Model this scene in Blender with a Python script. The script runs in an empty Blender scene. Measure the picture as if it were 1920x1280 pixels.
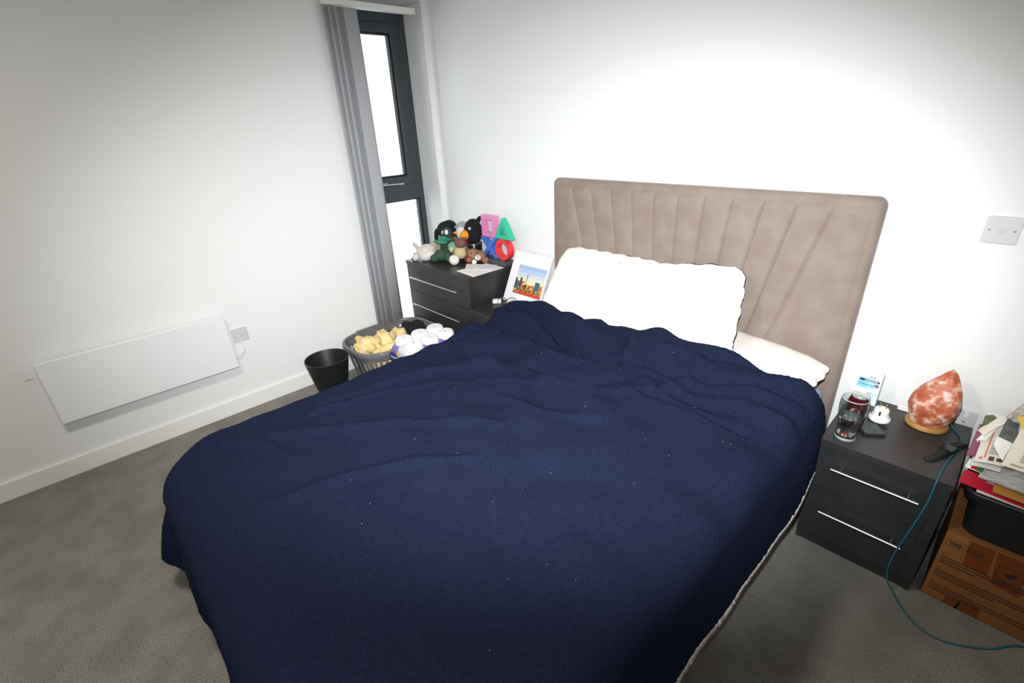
import bpy, bmesh, math, random
import numpy as np
from mathutils import Vector, Matrix

# ------------------------------------------------------------------ camera, world, lights
scene = bpy.context.scene
C = scene.collection
random.seed(4)

def cam_axes(yaw, pitch, roll):
    f = Vector((math.sin(yaw)*math.cos(pitch), math.cos(yaw)*math.cos(pitch), math.sin(pitch)))
    r = Vector((math.cos(yaw), -math.sin(yaw), 0)); u = r.cross(f)
    return (r*math.cos(roll)+u*math.sin(roll), u*math.cos(roll)-r*math.sin(roll), f)
CAM = Vector((3.0748, -2.2041, 1.5824))
AR, AU, AF = cam_axes(-0.8301, -0.4330, -0.0500)
cd = bpy.data.cameras.new('camera'); cam = bpy.data.objects.new('camera', cd); C.objects.link(cam)
cd.sensor_width = 36; cd.lens = 894.33*36/1920; cd.clip_start = 0.02
cam.matrix_world = Matrix(((AR.x, AU.x, -AF.x, CAM.x), (AR.y, AU.y, -AF.y, CAM.y), (AR.z, AU.z, -AF.z, CAM.z), (0, 0, 0, 1)))
scene.camera = cam

w = bpy.data.worlds.new('overcast_sky'); scene.world = w; w.use_nodes = True
bg = w.node_tree.nodes['Background']; bg.inputs[0].default_value = (0.90, 0.95, 1.0, 1); bg.inputs[1].default_value = 3.2

# the photographer's flash, on top of the camera, aimed with it
fl = bpy.data.lights.new('camera_flash', 'SPOT'); fo = bpy.data.objects.new('camera_flash', fl); C.objects.link(fo)
fl.energy = 405; fl.spot_size = math.radians(80); fl.spot_blend = 1.0; fl.shadow_soft_size = 0.022; fl.color = (0.945, 0.985, 1.0)
fo.location = CAM + AU*0.13 + AF*0.02
aim = (AF + AU*0.03 + AR*0.07).normalized()
fr_ = AR - aim*AR.dot(aim); fr_.normalize(); fu_ = fr_.cross(aim); kx = 1.62      # wide, shallow beam like a real flash head
fp = fo.location.copy()
fo.matrix_world = Matrix(((fr_.x*kx, fu_.x, -aim.x, fp.x), (fr_.y*kx, fu_.y, -aim.y, fp.y), (fr_.z*kx, fu_.z, -aim.z, fp.z), (0, 0, 0, 1)))

# fill light added out of view, above the foot of the bed
cl = bpy.data.lights.new('ceiling_lamp_light', 'AREA'); co = bpy.data.objects.new('ceiling_lamp_light', cl); C.objects.link(co)
cl.shape = 'DISK'; cl.size = 0.34; cl.energy = 30; cl.color = (1.0, 0.94, 0.86); co.location = (1.9, -2.3, 2.335)

vs = scene.view_settings
vs.view_transform = 'Standard'; vs.look = 'None'; vs.exposure = 0.0; vs.gamma = 1.0; vs.use_curve_mapping = False
scene.cycles.use_denoising = True
scene.cycles.max_bounces = 12; scene.cycles.diffuse_bounces = 5; scene.cycles.transparent_max_bounces = 12
scene.cycles.sample_clamp_indirect = 4.0
scene.cycles.caustics_reflective = False; scene.cycles.caustics_refractive = False

# ------------------------------------------------------------------ materials
def lin(c):
    if isinstance(c, str): c = [int(c[i:i+2], 16)/255 for i in (0, 2, 4)]
    return tuple(v/12.92 if v <= 0.04045 else ((v+0.055)/1.055)**2.4 for v in c)+(1,)
MATS = {}
def mat(name, col, rough=0.6, metal=0.0, bump=None, vary=None, sheen=0.0, sheen_tint=None, spec=None, coat=0.0, trans=0.0, ior=1.45, alpha=1.0):
    """col sRGB hex; bump=(scale,strength,distance); vary=(scale, hex2[, detail]) mixes a second colour by noise"""
    if name in MATS: return MATS[name]
    m = bpy.data.materials.new(name); m.use_nodes = True; nt = m.node_tree; b = nt.nodes['Principled BSDF']
    b.inputs['Base Color'].default_value = lin(col); b.inputs['Roughness'].default_value = rough; b.inputs['Metallic'].default_value = metal
    if spec is not None: b.inputs['Specular IOR Level'].default_value = spec
    if sheen:
        b.inputs['Sheen Weight'].default_value = sheen; b.inputs['Sheen Roughness'].default_value = 0.45
        b.inputs['Sheen Tint'].default_value = lin(sheen_tint or col)
    b.inputs['Coat Weight'].default_value = coat
    b.inputs['Transmission Weight'].default_value = trans; b.inputs['IOR'].default_value = ior; b.inputs['Alpha'].default_value = alpha
    tc = None
    if bump or vary: tc = nt.nodes.new('ShaderNodeTexCoord')
    if bump:
        n = nt.nodes.new('ShaderNodeTexNoise'); n.inputs['Scale'].default_value = bump[0]; n.inputs['Detail'].default_value = 4
        nt.links.new(tc.outputs['Object'], n.inputs['Vector'])
        bp = nt.nodes.new('ShaderNodeBump'); bp.inputs['Strength'].default_value = bump[1]; bp.inputs['Distance'].default_value = bump[2]
        nt.links.new(n.outputs['Fac'], bp.inputs['Height']); nt.links.new(bp.outputs['Normal'], b.inputs['Normal'])
    if vary:
        n = nt.nodes.new('ShaderNodeTexNoise'); n.inputs['Scale'].default_value = vary[0]; n.inputs['Detail'].default_value = vary[2] if len(vary) > 2 else 5
        nt.links.new(tc.outputs['Object'], n.inputs['Vector'])
        r = nt.nodes.new('ShaderNodeValToRGB'); r.color_ramp.elements[0].position = 0.38; r.color_ramp.elements[1].position = 0.62
        r.color_ramp.elements[0].color = lin(col); r.color_ramp.elements[1].color = lin(vary[1])
        nt.links.new(n.outputs['Fac'], r.inputs['Fac']); nt.links.new(r.outputs['Color'], b.inputs['Base Color'])
    MATS[name] = m; return m

M_wall = mat('wall_paint', 'e5e6e5', 0.75, bump=(90, 0.05, 0.002))
M_trim = mat('white_gloss_trim', 'e9e8e4', 0.35)
M_ceil = mat('ceiling_paint', 'eeeeec', 0.9)
M_frame = mat('anthracite_frame', '3b4146', 0.32, spec=0.5)
M_gasket = mat('black_gasket', '15181a', 0.6)
M_chrome = mat('satin_chrome', 'd8d8d6', 0.22, 1.0)
M_handle = mat('brushed_steel', 'd9d6d0', 0.30, 1.0)
M_brick = mat('pale_brick', '8f9193', 0.9, vary=(30, 'a5a6a4'), bump=(120, 0.4, 0.003))
M_mortar = mat('mortar', 'b9b8b2', 0.95)
M_blind = mat('grey_blind_fabric', 'a6a7ab', 0.8, bump=(400, 0.15, 0.001))
M_plastic = mat('white_plastic', 'e8e7e6', 0.3)
M_switch = mat('switch_plastic', 'cdcbcc', 0.32)
M_switch2 = mat('rocker_plastic', 'c8c5c6', 0.3)
M_heater = mat('heater_enamel', 'e4e5e6', 0.45)
M_heater_b = mat('heater_back', 'bdbdbd', 0.5)
M_black = mat('black_ash_laminate', '26282a', 0.42, bump=(60, 0.06, 0.001), vary=(14, '2b2c2d'))
M_blacktop = mat('black_ash_top', '2e2c2c', 0.40, bump=(60, 0.06, 0.001))
M_carcass = mat('black_carcass', '1c1d1f', 0.55)
M_velvet = mat('taupe_velvet', '887b73', 0.85, vary=(11, '807168', 7), sheen=0.35, sheen_tint='c8b6ac', bump=(300, 0.12, 0.001))
M_mattress = mat('mattress_cover', '9aa3b2', 0.9)
M_navy = mat('navy_fleece', '161b2e', 0.95, vary=(190, '1d2339', 6), sheen=0.03, sheen_tint='5565a0', bump=(420, 0.8, 0.004), spec=0.05)
M_sherpa = mat('cream_sherpa', 'efe7e0', 0.95, bump=(260, 0.6, 0.004), sheen=0.2)
M_blackpl = mat('black_plastic', '17191b', 0.45)
M_rubber = mat('black_rubber', '1a1b1d', 0.6)
M_greypl = mat('grey_basket_plastic', '6d6a6c', 0.38)
M_paper = mat('white_paper', 'eceae6', 0.8)
M_ink = mat('grey_print', '77777b', 0.8)
M_darkink = mat('dark_print', '2c2622', 0.8)
M_white = mat('bright_white', 'f2f1ef', 0.5)

# carpet: two scales of mottling and a strong fine bump
def carpet():
    m = bpy.data.materials.new('grey_carpet'); m.use_nodes = True; nt = m.node_tree; b = nt.nodes['Principled BSDF']
    b.inputs['Roughness'].default_value = 1.0; b.inputs['Specular IOR Level'].default_value = 0.05
    b.inputs['Sheen Weight'].default_value = 0.12
    tc = nt.nodes.new('ShaderNodeTexCoord')
    def noise(s, d):
        n = nt.nodes.new('ShaderNodeTexNoise'); n.inputs['Scale'].default_value = s; n.inputs['Detail'].default_value = d
        nt.links.new(tc.outputs['Object'], n.inputs['Vector']); return n
    n1 = noise(230, 3); n2 = noise(6.5, 6)
    r1 = nt.nodes.new('ShaderNodeValToRGB'); r1.color_ramp.elements[0].position = 0.3; r1.color_ramp.elements[1].position = 0.7
    r1.color_ramp.elements[0].color = lin('6b6862'); r1.color_ramp.elements[1].color = lin('a39f97')
    r2 = nt.nodes.new('ShaderNodeValToRGB'); r2.color_ramp.elements[0].position = 0.35; r2.color_ramp.elements[1].position = 0.65
    r2.color_ramp.elements[0].color = (0.78, 0.77, 0.76, 1); r2.color_ramp.elements[1].color = (1, 1, 1, 1)
    mx = nt.nodes.new('ShaderNodeMix'); mx.data_type = 'RGBA'; mx.blend_type = 'MULTIPLY'; mx.inputs['Factor'].default_value = 1.0
    nt.links.new(n1.outputs['Fac'], r1.inputs['Fac']); nt.links.new(n2.outputs['Fac'], r2.inputs['Fac'])
    nt.links.new(r1.outputs['Color'], mx.inputs['A']); nt.links.new(r2.outputs['Color'], mx.inputs['B'])
    nt.links.new(mx.outputs['Result'], b.inputs['Base Color'])
    bp = nt.nodes.new('ShaderNodeBump'); bp.inputs['Strength'].default_value = 0.9; bp.inputs['Distance'].default_value = 0.006
    nt.links.new(n1.outputs['Fac'], bp.inputs['Height']); nt.links.new(bp.outputs['Normal'], b.inputs['Normal'])
    return m
M_carpet = carpet()

# thin glazing: mostly clear, a little mirror
def glazing():
    m = bpy.data.materials.new('window_glass'); m.use_nodes = True; nt = m.node_tree; nt.nodes.clear()
    o = nt.nodes.new('ShaderNodeOutputMaterial'); mx = nt.nodes.new('ShaderNodeMixShader'); t = nt.nodes.new('ShaderNodeBsdfTransparent'); g = nt.nodes.new('ShaderNodeBsdfGlossy')
    g.inputs['Roughness'].default_value = 0.02; fr = nt.nodes.new('ShaderNodeFresnel'); fr.inputs['IOR'].default_value = 1.3
    nt.links.new(fr.outputs[0], mx.inputs[0]); nt.links.new(t.outputs[0], mx.inputs[1]); nt.links.new(g.outputs[0], mx.inputs[2]); nt.links.new(mx.outputs[0], o.inputs[0])
    return m
M_glazing = glazing()
def clear_glass():
    m = bpy.data.materials.new('drinking_glass'); m.use_nodes = True; nt = m.node_tree; nt.nodes.clear()
    o = nt.nodes.new('ShaderNodeOutputMaterial'); mx = nt.nodes.new('ShaderNodeMixShader'); t = nt.nodes.new('ShaderNodeBsdfTransparent'); g = nt.nodes.new('ShaderNodeBsdfGlossy')
    t.inputs['Color'].default_value = (0.96, 0.98, 0.98, 1); g.inputs['Roughness'].default_value = 0.03
    lw = nt.nodes.new('ShaderNodeLayerWeight'); lw.inputs['Blend'].default_value = 0.5
    p = nt.nodes.new('ShaderNodeMath'); p.operation = 'POWER'; p.inputs[1].default_value = 2.2
    q = nt.nodes.new('ShaderNodeMath'); q.operation = 'MULTIPLY_ADD'; q.inputs[1].default_value = 0.8; q.inputs[2].default_value = 0.06
    nt.links.new(lw.outputs['Facing'], p.inputs[0]); nt.links.new(p.outputs[0], q.inputs[0]); nt.links.new(q.outputs[0], mx.inputs[0])
    nt.links.new(t.outputs[0], mx.inputs[1]); nt.links.new(g.outputs[0], mx.inputs[2]); nt.links.new(mx.outputs[0], o.inputs[0])
    return m
M_glass = clear_glass()
M_water = mat('water', 'f4f8f8', 0.0, trans=1.0, ior=1.33)

# ------------------------------------------------------------------ mesh helpers
ROOT = {}
class G:
    """collects geometry (world coordinates); build() links it as ONE mesh object"""
    def __init__(s): s.v = []; s.f = []; s.m = []
    def add(s, vs, fs, mi=0):
        o = len(s.v); s.v += [tuple(v) for v in vs]; s.f += [tuple(i+o for i in f) for f in fs]; s.m += [mi]*len(fs); return s
    def box(s, x0, x1, y0, y1, z0, z1, mi=0):
        return s.add([(x0,y0,z0),(x1,y0,z0),(x1,y1,z0),(x0,y1,z0),(x0,y0,z1),(x1,y0,z1),(x1,y1,z1),(x0,y1,z1)],
                     [(0,3,2,1),(4,5,6,7),(0,1,5,4),(1,2,6,5),(2,3,7,6),(3,0,4,7)], mi)
    def obox(s, c, ax, ay, az, hx, hy, hz, mi=0):
        c = Vector(c); ax, ay, az = Vector(ax)*hx, Vector(ay)*hy, Vector(az)*hz
        vs = [c-ax-ay-az, c+ax-ay-az, c+ax+ay-az, c-ax+ay-az, c-ax-ay+az, c+ax-ay+az, c+ax+ay+az, c-ax+ay+az]
        return s.add(vs, [(0,3,2,1),(4,5,6,7),(0,1,5,4),(1,2,6,5),(2,3,7,6),(3,0,4,7)], mi)
    def lathe(s, prof, c=(0,0,0), n=24, mi=0, axis='z', caps=True):
        vs = []; fs = []
        for r, z in prof:
            for k in range(n):
                a = 2*math.pi*k/n; p = (r*math.cos(a), r*math.sin(a), z)
                if axis == 'y': p = (p[0], p[2], p[1])
                if axis == 'x': p = (p[2], p[0], p[1])
                vs.append((c[0]+p[0], c[1]+p[1], c[2]+p[2]))
        for i in range(len(prof)-1):
            for k in range(n):
                a, b = i*n+k, i*n+(k+1) % n
                fs.append((a, b, b+n, a+n))
        if caps and prof[0][0] > 1e-6: fs.append(tuple(range(n-1, -1, -1)))
        if caps and prof[-1][0] > 1e-6: fs.append(tuple((len(prof)-1)*n+k for k in range(n)))
        return s.add(vs, fs, mi)
    def tube(s, pts, r, n=8, mi=0):
        pts = [Vector(p) for p in pts]; vs = []; fs = []; up = Vector((0.123, 0.2, 0.95))
        for i, p in enumerate(pts):
            t = (pts[min(i+1, len(pts)-1)]-pts[max(i-1, 0)]).normalized()
            a = t.cross(up)
            if a.length < 1e-3: a = t.cross(Vector((1, 0, 0)))
            a.normalize(); b = t.cross(a); up = b if False else up
            rr = r[i] if isinstance(r, (list, tuple)) else r
            for k in range(n):
                q = 2*math.pi*k/n; vs.append(p+a*rr*math.cos(q)+b*rr*math.sin(q))
        for i in range(len(pts)-1):
            for k in range(n):
                c, d = i*n+k, i*n+(k+1) % n; fs.append((c, d, d+n, c+n))
        fs.append(tuple(range(n-1, -1, -1))); fs.append(tuple((len(pts)-1)*n+k for k in range(n)))
        return s.add(vs, fs, mi)
    def ball(s, c, r, n=16, m=10, rot=None, mi=0, fn=None):
        r = r if isinstance(r, (list, tuple)) else (r, r, r); vs = []; fs = []; c = Vector(c)
        R = rot.to_matrix() if rot is not None and hasattr(rot, 'to_matrix') else rot
        for i in range(m+1):
            th = math.pi*i/m
            for k in range(n):
                ph = 2*math.pi*k/n; d = Vector((math.sin(th)*math.cos(ph), math.sin(th)*math.sin(ph), math.cos(th)))
                q = fn(d) if fn else 1.0
                p = Vector((d.x*r[0]*q, d.y*r[1]*q, d.z*r[2]*q))
                if R is not None: p = R @ p
                vs.append(c+p)
        for i in range(m):
            for k in range(n):
                a, b = i*n+k, i*n+(k+1) % n; fs.append((a, a+n, b+n, b))
        return s.add(vs, fs, mi)
    def prism(s, poly, fn, d0, d1, mi=0):
        """poly list of 2d points; fn(a,b,d)->3d point; extruded from d0 to d1"""
        n = len(poly); vs = [fn(a, b, d0) for a, b in poly]+[fn(a, b, d1) for a, b in poly]
        fs = [tuple(range(n-1, -1, -1)), tuple(range(n, 2*n))]+[(i, (i+1) % n, (i+1) % n+n, i+n) for i in range(n)]
        return s.add(vs, fs, mi)
    def ring(s, outer, inner, fn, d0, d1, mi=0):
        """frame-like prism between two loops with equal point counts"""
        n = len(outer)
        vs = [fn(a, b, d) for d in (d0, d1) for loop in (outer, inner) for a, b in loop]; fs = []
        for i in range(n):
            j = (i+1) % n
            fs += [(i, j, n+j, n+i), (2*n+i, 3*n+i, 3*n+j, 2*n+j), (i, 2*n+i, 2*n+j, j), (n+i, n+j, 3*n+j, 3*n+i)]
        return s.add(vs, fs, mi)
    def grid(s, P, mi=0, flip=False):
        nu, nv = len(P), len(P[0]); vs = [p for row in P for p in row]; fs = []
        for i in range(nu-1):
            for j in range(nv-1):
                q = (i*nv+j, (i+1)*nv+j, (i+1)*nv+j+1, i*nv+j+1); fs.append(q[::-1] if flip else q)
        return s.add(vs, fs, mi)
    def build(s, name, mats, parent=None, smooth=False, bevel=0.0, seg=2, sub=0, local=False, angle=40):
        o = Vector((0, 0, 0))
        if parent is not None and not local:
            r = parent
            while r.parent is not None: r = r.parent
            o = Vector(r.location)
        me = bpy.data.meshes.new(name); me.from_pydata([tuple(Vector(v)-o) for v in s.v], [], s.f)
        for m in (mats if isinstance(mats, (list, tuple)) else [mats]): me.materials.append(m)
        if any(s.m): me.polygons.foreach_set('material_index', s.m)
        bm = bmesh.new(); bm.from_mesh(me); bmesh.ops.recalc_face_normals(bm, faces=bm.faces); bm.to_mesh(me); bm.free()
        me.update()
        ob = bpy.data.objects.new(name, me); C.objects.link(ob)
        if parent is not None: ob.parent = parent
        if smooth:
            me.polygons.foreach_set('use_smooth', [True]*len(me.polygons))
            if smooth == 'auto': me.set_sharp_from_angle(angle=math.radians(angle))
        if bevel:
            b = ob.modifiers.new('bevel', 'BEVEL'); b.width = bevel; b.segments = seg; b.limit_method = 'ANGLE'; b.angle_limit = math.radians(35)
        if sub:
            b = ob.modifiers.new('subdivision', 'SUBSURF'); b.levels = sub; b.render_levels = sub
        return ob

def thing(name, label, cat, loc=(0, 0, 0), rot=(0, 0, 0), group=None):
    o = bpy.data.objects.new(name, None); C.objects.link(o); o.location = loc; o.rotation_euler = rot; o.empty_display_size = 0.05
    o['label'] = label; o['category'] = cat
    if group: o['group'] = group
    return o
def tag(o, label, cat, group=None):
    o['label'] = label; o['category'] = cat
    if group: o['group'] = group
    return o
def struct(o, label=None):
    o['kind'] = 'structure'
    if label: o['label'] = label
    return o
def text(name, body, size, o, u, v, material, parent=None, shear=0.0, lift=0.0004, width=None, bold=0.0):
    """flat lettering as a mesh: origin o, reading direction u, up direction v"""
    cu = bpy.data.curves.new(name, 'FONT'); cu.body = body; cu.size = size; cu.shear = shear; cu.extrude = 0.0; cu.offset = bold
    cu.resolution_u = 3
    tmp = bpy.data.objects.new(name, cu); C.objects.link(tmp); bpy.context.view_layer.update()
    me = bpy.data.meshes.new_from_object(tmp); C.objects.unlink(tmp); bpy.data.objects.remove(tmp)
    xs = [p.co.x for p in me.vertices]; k = width/(max(xs)-min(xs)) if width else 1.0
    u, v = Vector(u).normalized(), Vector(v).normalized(); n = u.cross(v); o = Vector(o)
    r = parent; base = Vector((0, 0, 0))
    while r is not None and r.parent is not None: r = r.parent
    if r is not None: base = Vector(r.location)
    for p in me.vertices: p.co = o+u*p.co.x*k+v*p.co.y+n*lift-base
    me.materials.clear(); me.materials.append(material)
    ob = bpy.data.objects.new(name, me); C.objects.link(ob)
    if parent is not None: ob.parent = parent
    return ob
def rows(o, u, v, specs, lift=0.0005):
    """thin printed bars; specs (x, y, w, h) along u, v"""
    g = G(); u, v = Vector(u).normalized(), Vector(v).normalized(); n = u.cross(v); o = Vector(o)+n*lift
    for x, y, w_, h in specs: g.add([o+u*x+v*y, o+u*(x+w_)+v*y, o+u*(x+w_)+v*(y+h), o+u*x+v*(y+h)], [(0, 1, 2, 3)])
    return g
def words(x0, x1, y, h, gap=0.002, wmin=0.004, wmax=0.014):
    out = []; x = x0
    while x < x1-wmin:
        w_ = min(random.uniform(wmin, wmax), x1-x); out.append((x, y, w_, h)); x += w_+gap
    return out
def smooth01(t): t = max(0.0, min(1.0, t)); return t*t*(3-2*t)
def rrect(w_, h, r, n=5):
    pts = []
    for cx, cy, a0 in ((w_/2-r, h/2-r, 0), (-w_/2+r, h/2-r, 90), (-w_/2+r, -h/2+r, 180), (w_/2-r, -h/2+r, 270)):
        for k in range(n+1):
            a = math.radians(a0+90*k/n); pts.append((cx+r*math.cos(a), cy+r*math.sin(a)))
    return pts

# ------------------------------------------------------------------ room shell
XR, YF, ZC = 4.05, -3.7, 2.42
struct(G().box(-0.3, XR+0.1, YF-0.1, 0.1, -0.06, 0.0).build('floor', M_carpet))
struct(G().box(-0.3, XR+0.1, YF-0.1, 0.1, ZC, ZC+0.1).build('ceiling', M_ceil))
struct(G().box(-0.3, XR+0.1, 0.0, 0.1, 0.0, ZC).build('wall_back', M_wall))
struct(G().box(XR, XR+0.1, YF, 0.0, 0.0, ZC).build('wall_right', M_wall))
struct(G().box(-0.3, XR, YF-0.1, YF, 0.0, ZC).build('wall_front', M_wall))
OY0, OY1, OZ0, OZ1 = -0.66, -0.046, 0.03, 2.31      # window opening
g = G(); g.box(-0.3, 0, YF, OY0, 0, ZC); g.box(-0.3, 0, OY1, 0.0, 0, ZC); g.box(-0.3, 0, OY0, OY1, 0, OZ0); g.box(-0.3, 0, OY0, OY1, OZ1, ZC)
wl = struct(g.build('wall_left', M_wall))
G().tube([(0.0008, -2.55, 0.56), (0.0008, -2.535, 0.562), (0.0008, -2.52, 0.559)], 0.0012, 4).build('scuff_mark', mat('scuff', '6b6660', 0.8), wl)
def skirting(name, x0, x1, y0, y1):
    struct(G().box(x0, x1, y0, y1, 0.0, 0.097).build(name, M_trim, bevel=0.003))
skirting('baseboard_left', 0.0, 0.016, YF, -0.016); skirting('baseboard_back', 0.0, XR, -0.016, 0.0)
skirting('baseboard_right', XR-0.016, XR, YF, -0.016)

cl_t = thing('ceiling_lamp', 'flush round white ceiling lamp above the foot of the bed', 'lamp', (1.9, -2.3, 2.34))  # added housing that goes with the unseen fill light
G().lathe([(0.18, 0.0), (0.19, 0.01), (0.19, 0.07), (0.17, 0.08), (0.0001, 0.08)], (1.9, -2.3, 2.34), 36).build('lamp_housing', M_trim, cl_t, smooth='auto')

# ---- window
wx = -0.215
win = bpy.data.objects.new('window_1', None); C.objects.link(win); win.location = (wx, -0.4, OZ0); struct(win)
g = G()
g.box(wx-0.07, wx, OY1-0.066, OY1, 1.072, OZ1); g.box(wx-0.07, wx, OY1-0.036, OY1, OZ0, 1.072); g.box(wx-0.07, wx, OY0, OY0+0.06, OZ0, OZ1)
g.box(wx-0.07, wx, OY0+0.06, OY1-0.066, 2.21, OZ1); g.box(wx-0.07, wx, OY0+0.06, OY1-0.036, OZ0, OZ0+0.06)
g.box(wx-0.07, wx, OY0+0.06, OY1-0.066, 1.072, 1.186)
g.build('outer_frame', M_frame, win, bevel=0.004)
def frame_rect(y0, y1, z0, z1, t, x0, x1, name, m, bev=0.004):
    g = G(); out = [(y0, z0), (y1, z0), (y1, z1), (y0, z1)]; inn = [(y0+t, z0+t), (y1-t, z0+t), (y1-t, z1-t), (y0+t, z1-t)]
    g.ring(out, inn, lambda a, b, d: (d, a, b), x0, x1); return g.build(name, m, win, bevel=bev)
sash = frame_rect(OY0+0.062, -0.117, 1.182, 2.211, 0.062, wx-0.05, wx+0.012, 'sash_frame', M_frame, 0.010)
frame_rect(OY0+0.122, -0.176, 1.242, 2.151, 0.012, wx-0.04, wx-0.004, 'upper_gasket', M_gasket, 0)
frame_rect(OY0+0.06, -0.0815, OZ0+0.06, 1.072, 0.010, wx-0.055, wx-0.02, 'lower_gasket', M_gasket, 0.002)
G().box(wx-0.03, wx-0.024, OY0+0.11, -0.165, 1.23, 2.16).build('pane', M_glazing, win)
G().box(wx-0.045, wx-0.039, OY0+0.05, -0.078, OZ0+0.05, 1.08).build('pane', M_glazing, win)
h = G().box(wx+0.012, wx+0.02, -0.445, -0.36, 1.186, 1.212).build('window_handle', M_chrome, win, bevel=0.003)
G().tube([(wx+0.02, -0.40, 1.20), (wx+0.034, -0.40, 1.20), (wx+0.040, -0.385, 1.199), (wx+0.040, -0.24, 1.194)], [0.010, 0.010, 0.009, 0.008], 10).build('handle_lever', M_chrome, h, smooth='auto')
# outer masonry leaf beside the frame, bricks one by one
pier = struct(G().box(-0.343, -0.3, -0.050, 0.1, 0.0, 2.5).build('wall_outside', M_mortar))
bw = bpy.data.meshes.new('brick'); gb = G().box(-0.021, 0.021, -0.007, 0.09, -0.032, 0.032)
bw.from_pydata(gb.v, [], gb.f); bw.materials.append(M_brick)
for k in range(17):
    b = bpy.data.objects.new('brick', bw); C.objects.link(b); b.parent = pier
    b.location = (-0.324+random.uniform(-0.004, 0.002), -0.050+random.uniform(-0.002, 0.002), 0.04+k*0.074)

# ---- vertical blind, slats drawn to one side
bl = thing('vertical_blind', 'grey vertical blind drawn aside beside the tall window', 'blind', (0.03, -0.43, 2.222))
G().box(0.0, 0.045, -0.745, -0.125, 2.222, 2.256).build('head_rail', mat('blind_rail', 'dfe0dc', 0.35), bl, bevel=0.004)
M_b2 = mat('grey_blind_dark', '898a8f', 0.8, bump=(400, 0.15, 0.001))
for k in range(8):
    yl = -0.742+k*0.0165; a = math.radians(10 if k < 7 else 3); x0 = 0.034+0.0035*k
    wd = 0.089; P = []
    for i in range(7):
        t = i/6; bow = 0.004*math.sin(math.pi*t)
        P.append([(x0-math.sin(a)*wd*t+bow, yl+math.cos(a)*wd*t, z) for z in (0.275, 0.9, 1.5, 2.215)])
    g = G(); g.grid(P)
    s = g.build('slat', M_b2 if k in (1, 3, 5, 6) else M_blind, bl, smooth=True)
    so = s.modifiers.new('thickness', 'SOLIDIFY'); so.thickness = 0.0009
g = G(); g.tube([(0.05, -0.622, 2.23), (0.056, -0.617, 2.2), (0.056, -0.615, 1.5), (0.056, -0.612, 1.2)], 0.0016, 6)
for k in range(50): g.ball((0.056, -0.6165+0.0001*k, 2.2-k*0.02), 0.0026, 6, 4)
g.build('bead_chain', M_plastic, bl, smooth=True)

# ---- panel heater and its spur
ht = thing('panel_heater', 'flat white electric panel heater on the left wall', 'heater', (0.04, -2.088, 0.32))
G().box(0.060, 0.080, -2.494, -1.683, 0.321, 0.6505).build('front_panel', M_heater, ht, bevel=0.004)
G().box(0.022, 0.060, -2.46, -1.72, 0.345, 0.63).build('rear_housing', M_heater_b, ht, bevel=0.004)
G().box(0.0, 0.022, -2.30, -2.22, 0.37, 0.6).build('wall_bracket', M_heater_b, ht); G().box(0.0, 0.022, -1.96, -1.88, 0.37, 0.6).build('wall_bracket', M_heater_b, ht)
G().tube([(0.012, -1.622, 0.452), (0.016, -1.617, 0.42), (0.02, -1.622, 0.39), (0.024, -1.65, 0.365), (0.034, -1.70, 0.355), (0.036, -1.73, 0.36)], 0.0042, 8).build('power_cable', M_plastic, ht, smooth=True)

def plate_back(name, x, z, wd, hg, label, cat):
    t = thing(name, label, cat, (x+wd/2, 0, z))
    g = G(); pts = rrect(wd, hg, 0.006, 4); g.prism(pts, lambda a, b, d: (x+wd/2+a, d, z+hg/2+b), -0.009, 0.0)
    g.build('face_plate', M_switch, t, bevel=0.0025); return t
def screw(t, p, ax, head=0.0036):
    g = G(); c = Vector(p); g.lathe([(0.0001, 0.0012), (head*0.7, 0.0011), (head, 0.0)], c, 14, axis=ax)
    if ax == 'y':
        g.v = [(v[0], 2*c.y-v[1], v[2]) for v in g.v]
    g.build('screw', M_chrome, t, smooth=True)
sw = plate_back('light_switch', 2.9926, 1.1477, 0.086, 0.086, 'square pale light switch alone on the wall right of the headboard', 'switch')
G().prism(rrect(0.015, 0.021, 0.002, 3), lambda a, b, d: (3.0356+a, d, 1.1907+b), -0.0125, -0.008).build('rocker', M_switch2, sw, bevel=0.001)
for dx in (-0.03, 0.03): screw(sw, (3.0356+dx, -0.009, 1.1907), 'y')
sp = thing('fused_spur', 'small pale fused spur plate beside the panel heater', 'socket', (0.0, -1.6136, 0.4459))
G().prism(rrect(0.086, 0.086, 0.006, 4), lambda a, b, d: (d, -1.6136+a, 0.4889+b), 0.0, 0.0095).build('face_plate', M_switch, sp, bevel=0.0025)
G().prism(rrect(0.02, 0.024, 0.002, 3), lambda a, b, d: (d, -1.603+a, 0.4889+b), 0.009, 0.012).build('fuse_cover', M_switch2, sp, bevel=0.001)
for dy in (-0.03, 0.03): screw(sp, (0.0095, -1.6136+dy, 0.4889), 'x')
ds = plate_back('double_socket', 3.010, 0.458, 0.146, 0.086, 'white double wall socket behind the salt lamp', 'socket')
for cx in (3.040, 3.126): G().prism(rrect(0.011, 0.019, 0.001, 2), lambda a, b, d, cx=cx: (cx+a, d, 0.528+b), -0.0125, -0.008).build('rocker', M_plastic, ds, bevel=0.001)
for cx in (3.104, 3.126): 
    G().box(cx-0.003, cx+0.003, -0.0094, -0.0088, 0.495, 0.499).build('pin_slot', M_gasket, ds)
g = G(); g.box(3.076, 3.104, -0.05, -0.0095, 0.497, 0.527); plug = tag(g.build('plug', mat('teal_plug', '2c6f80', 0.4), bevel=0.006), 'small teal plug pushed into the double socket', 'plug')

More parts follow.
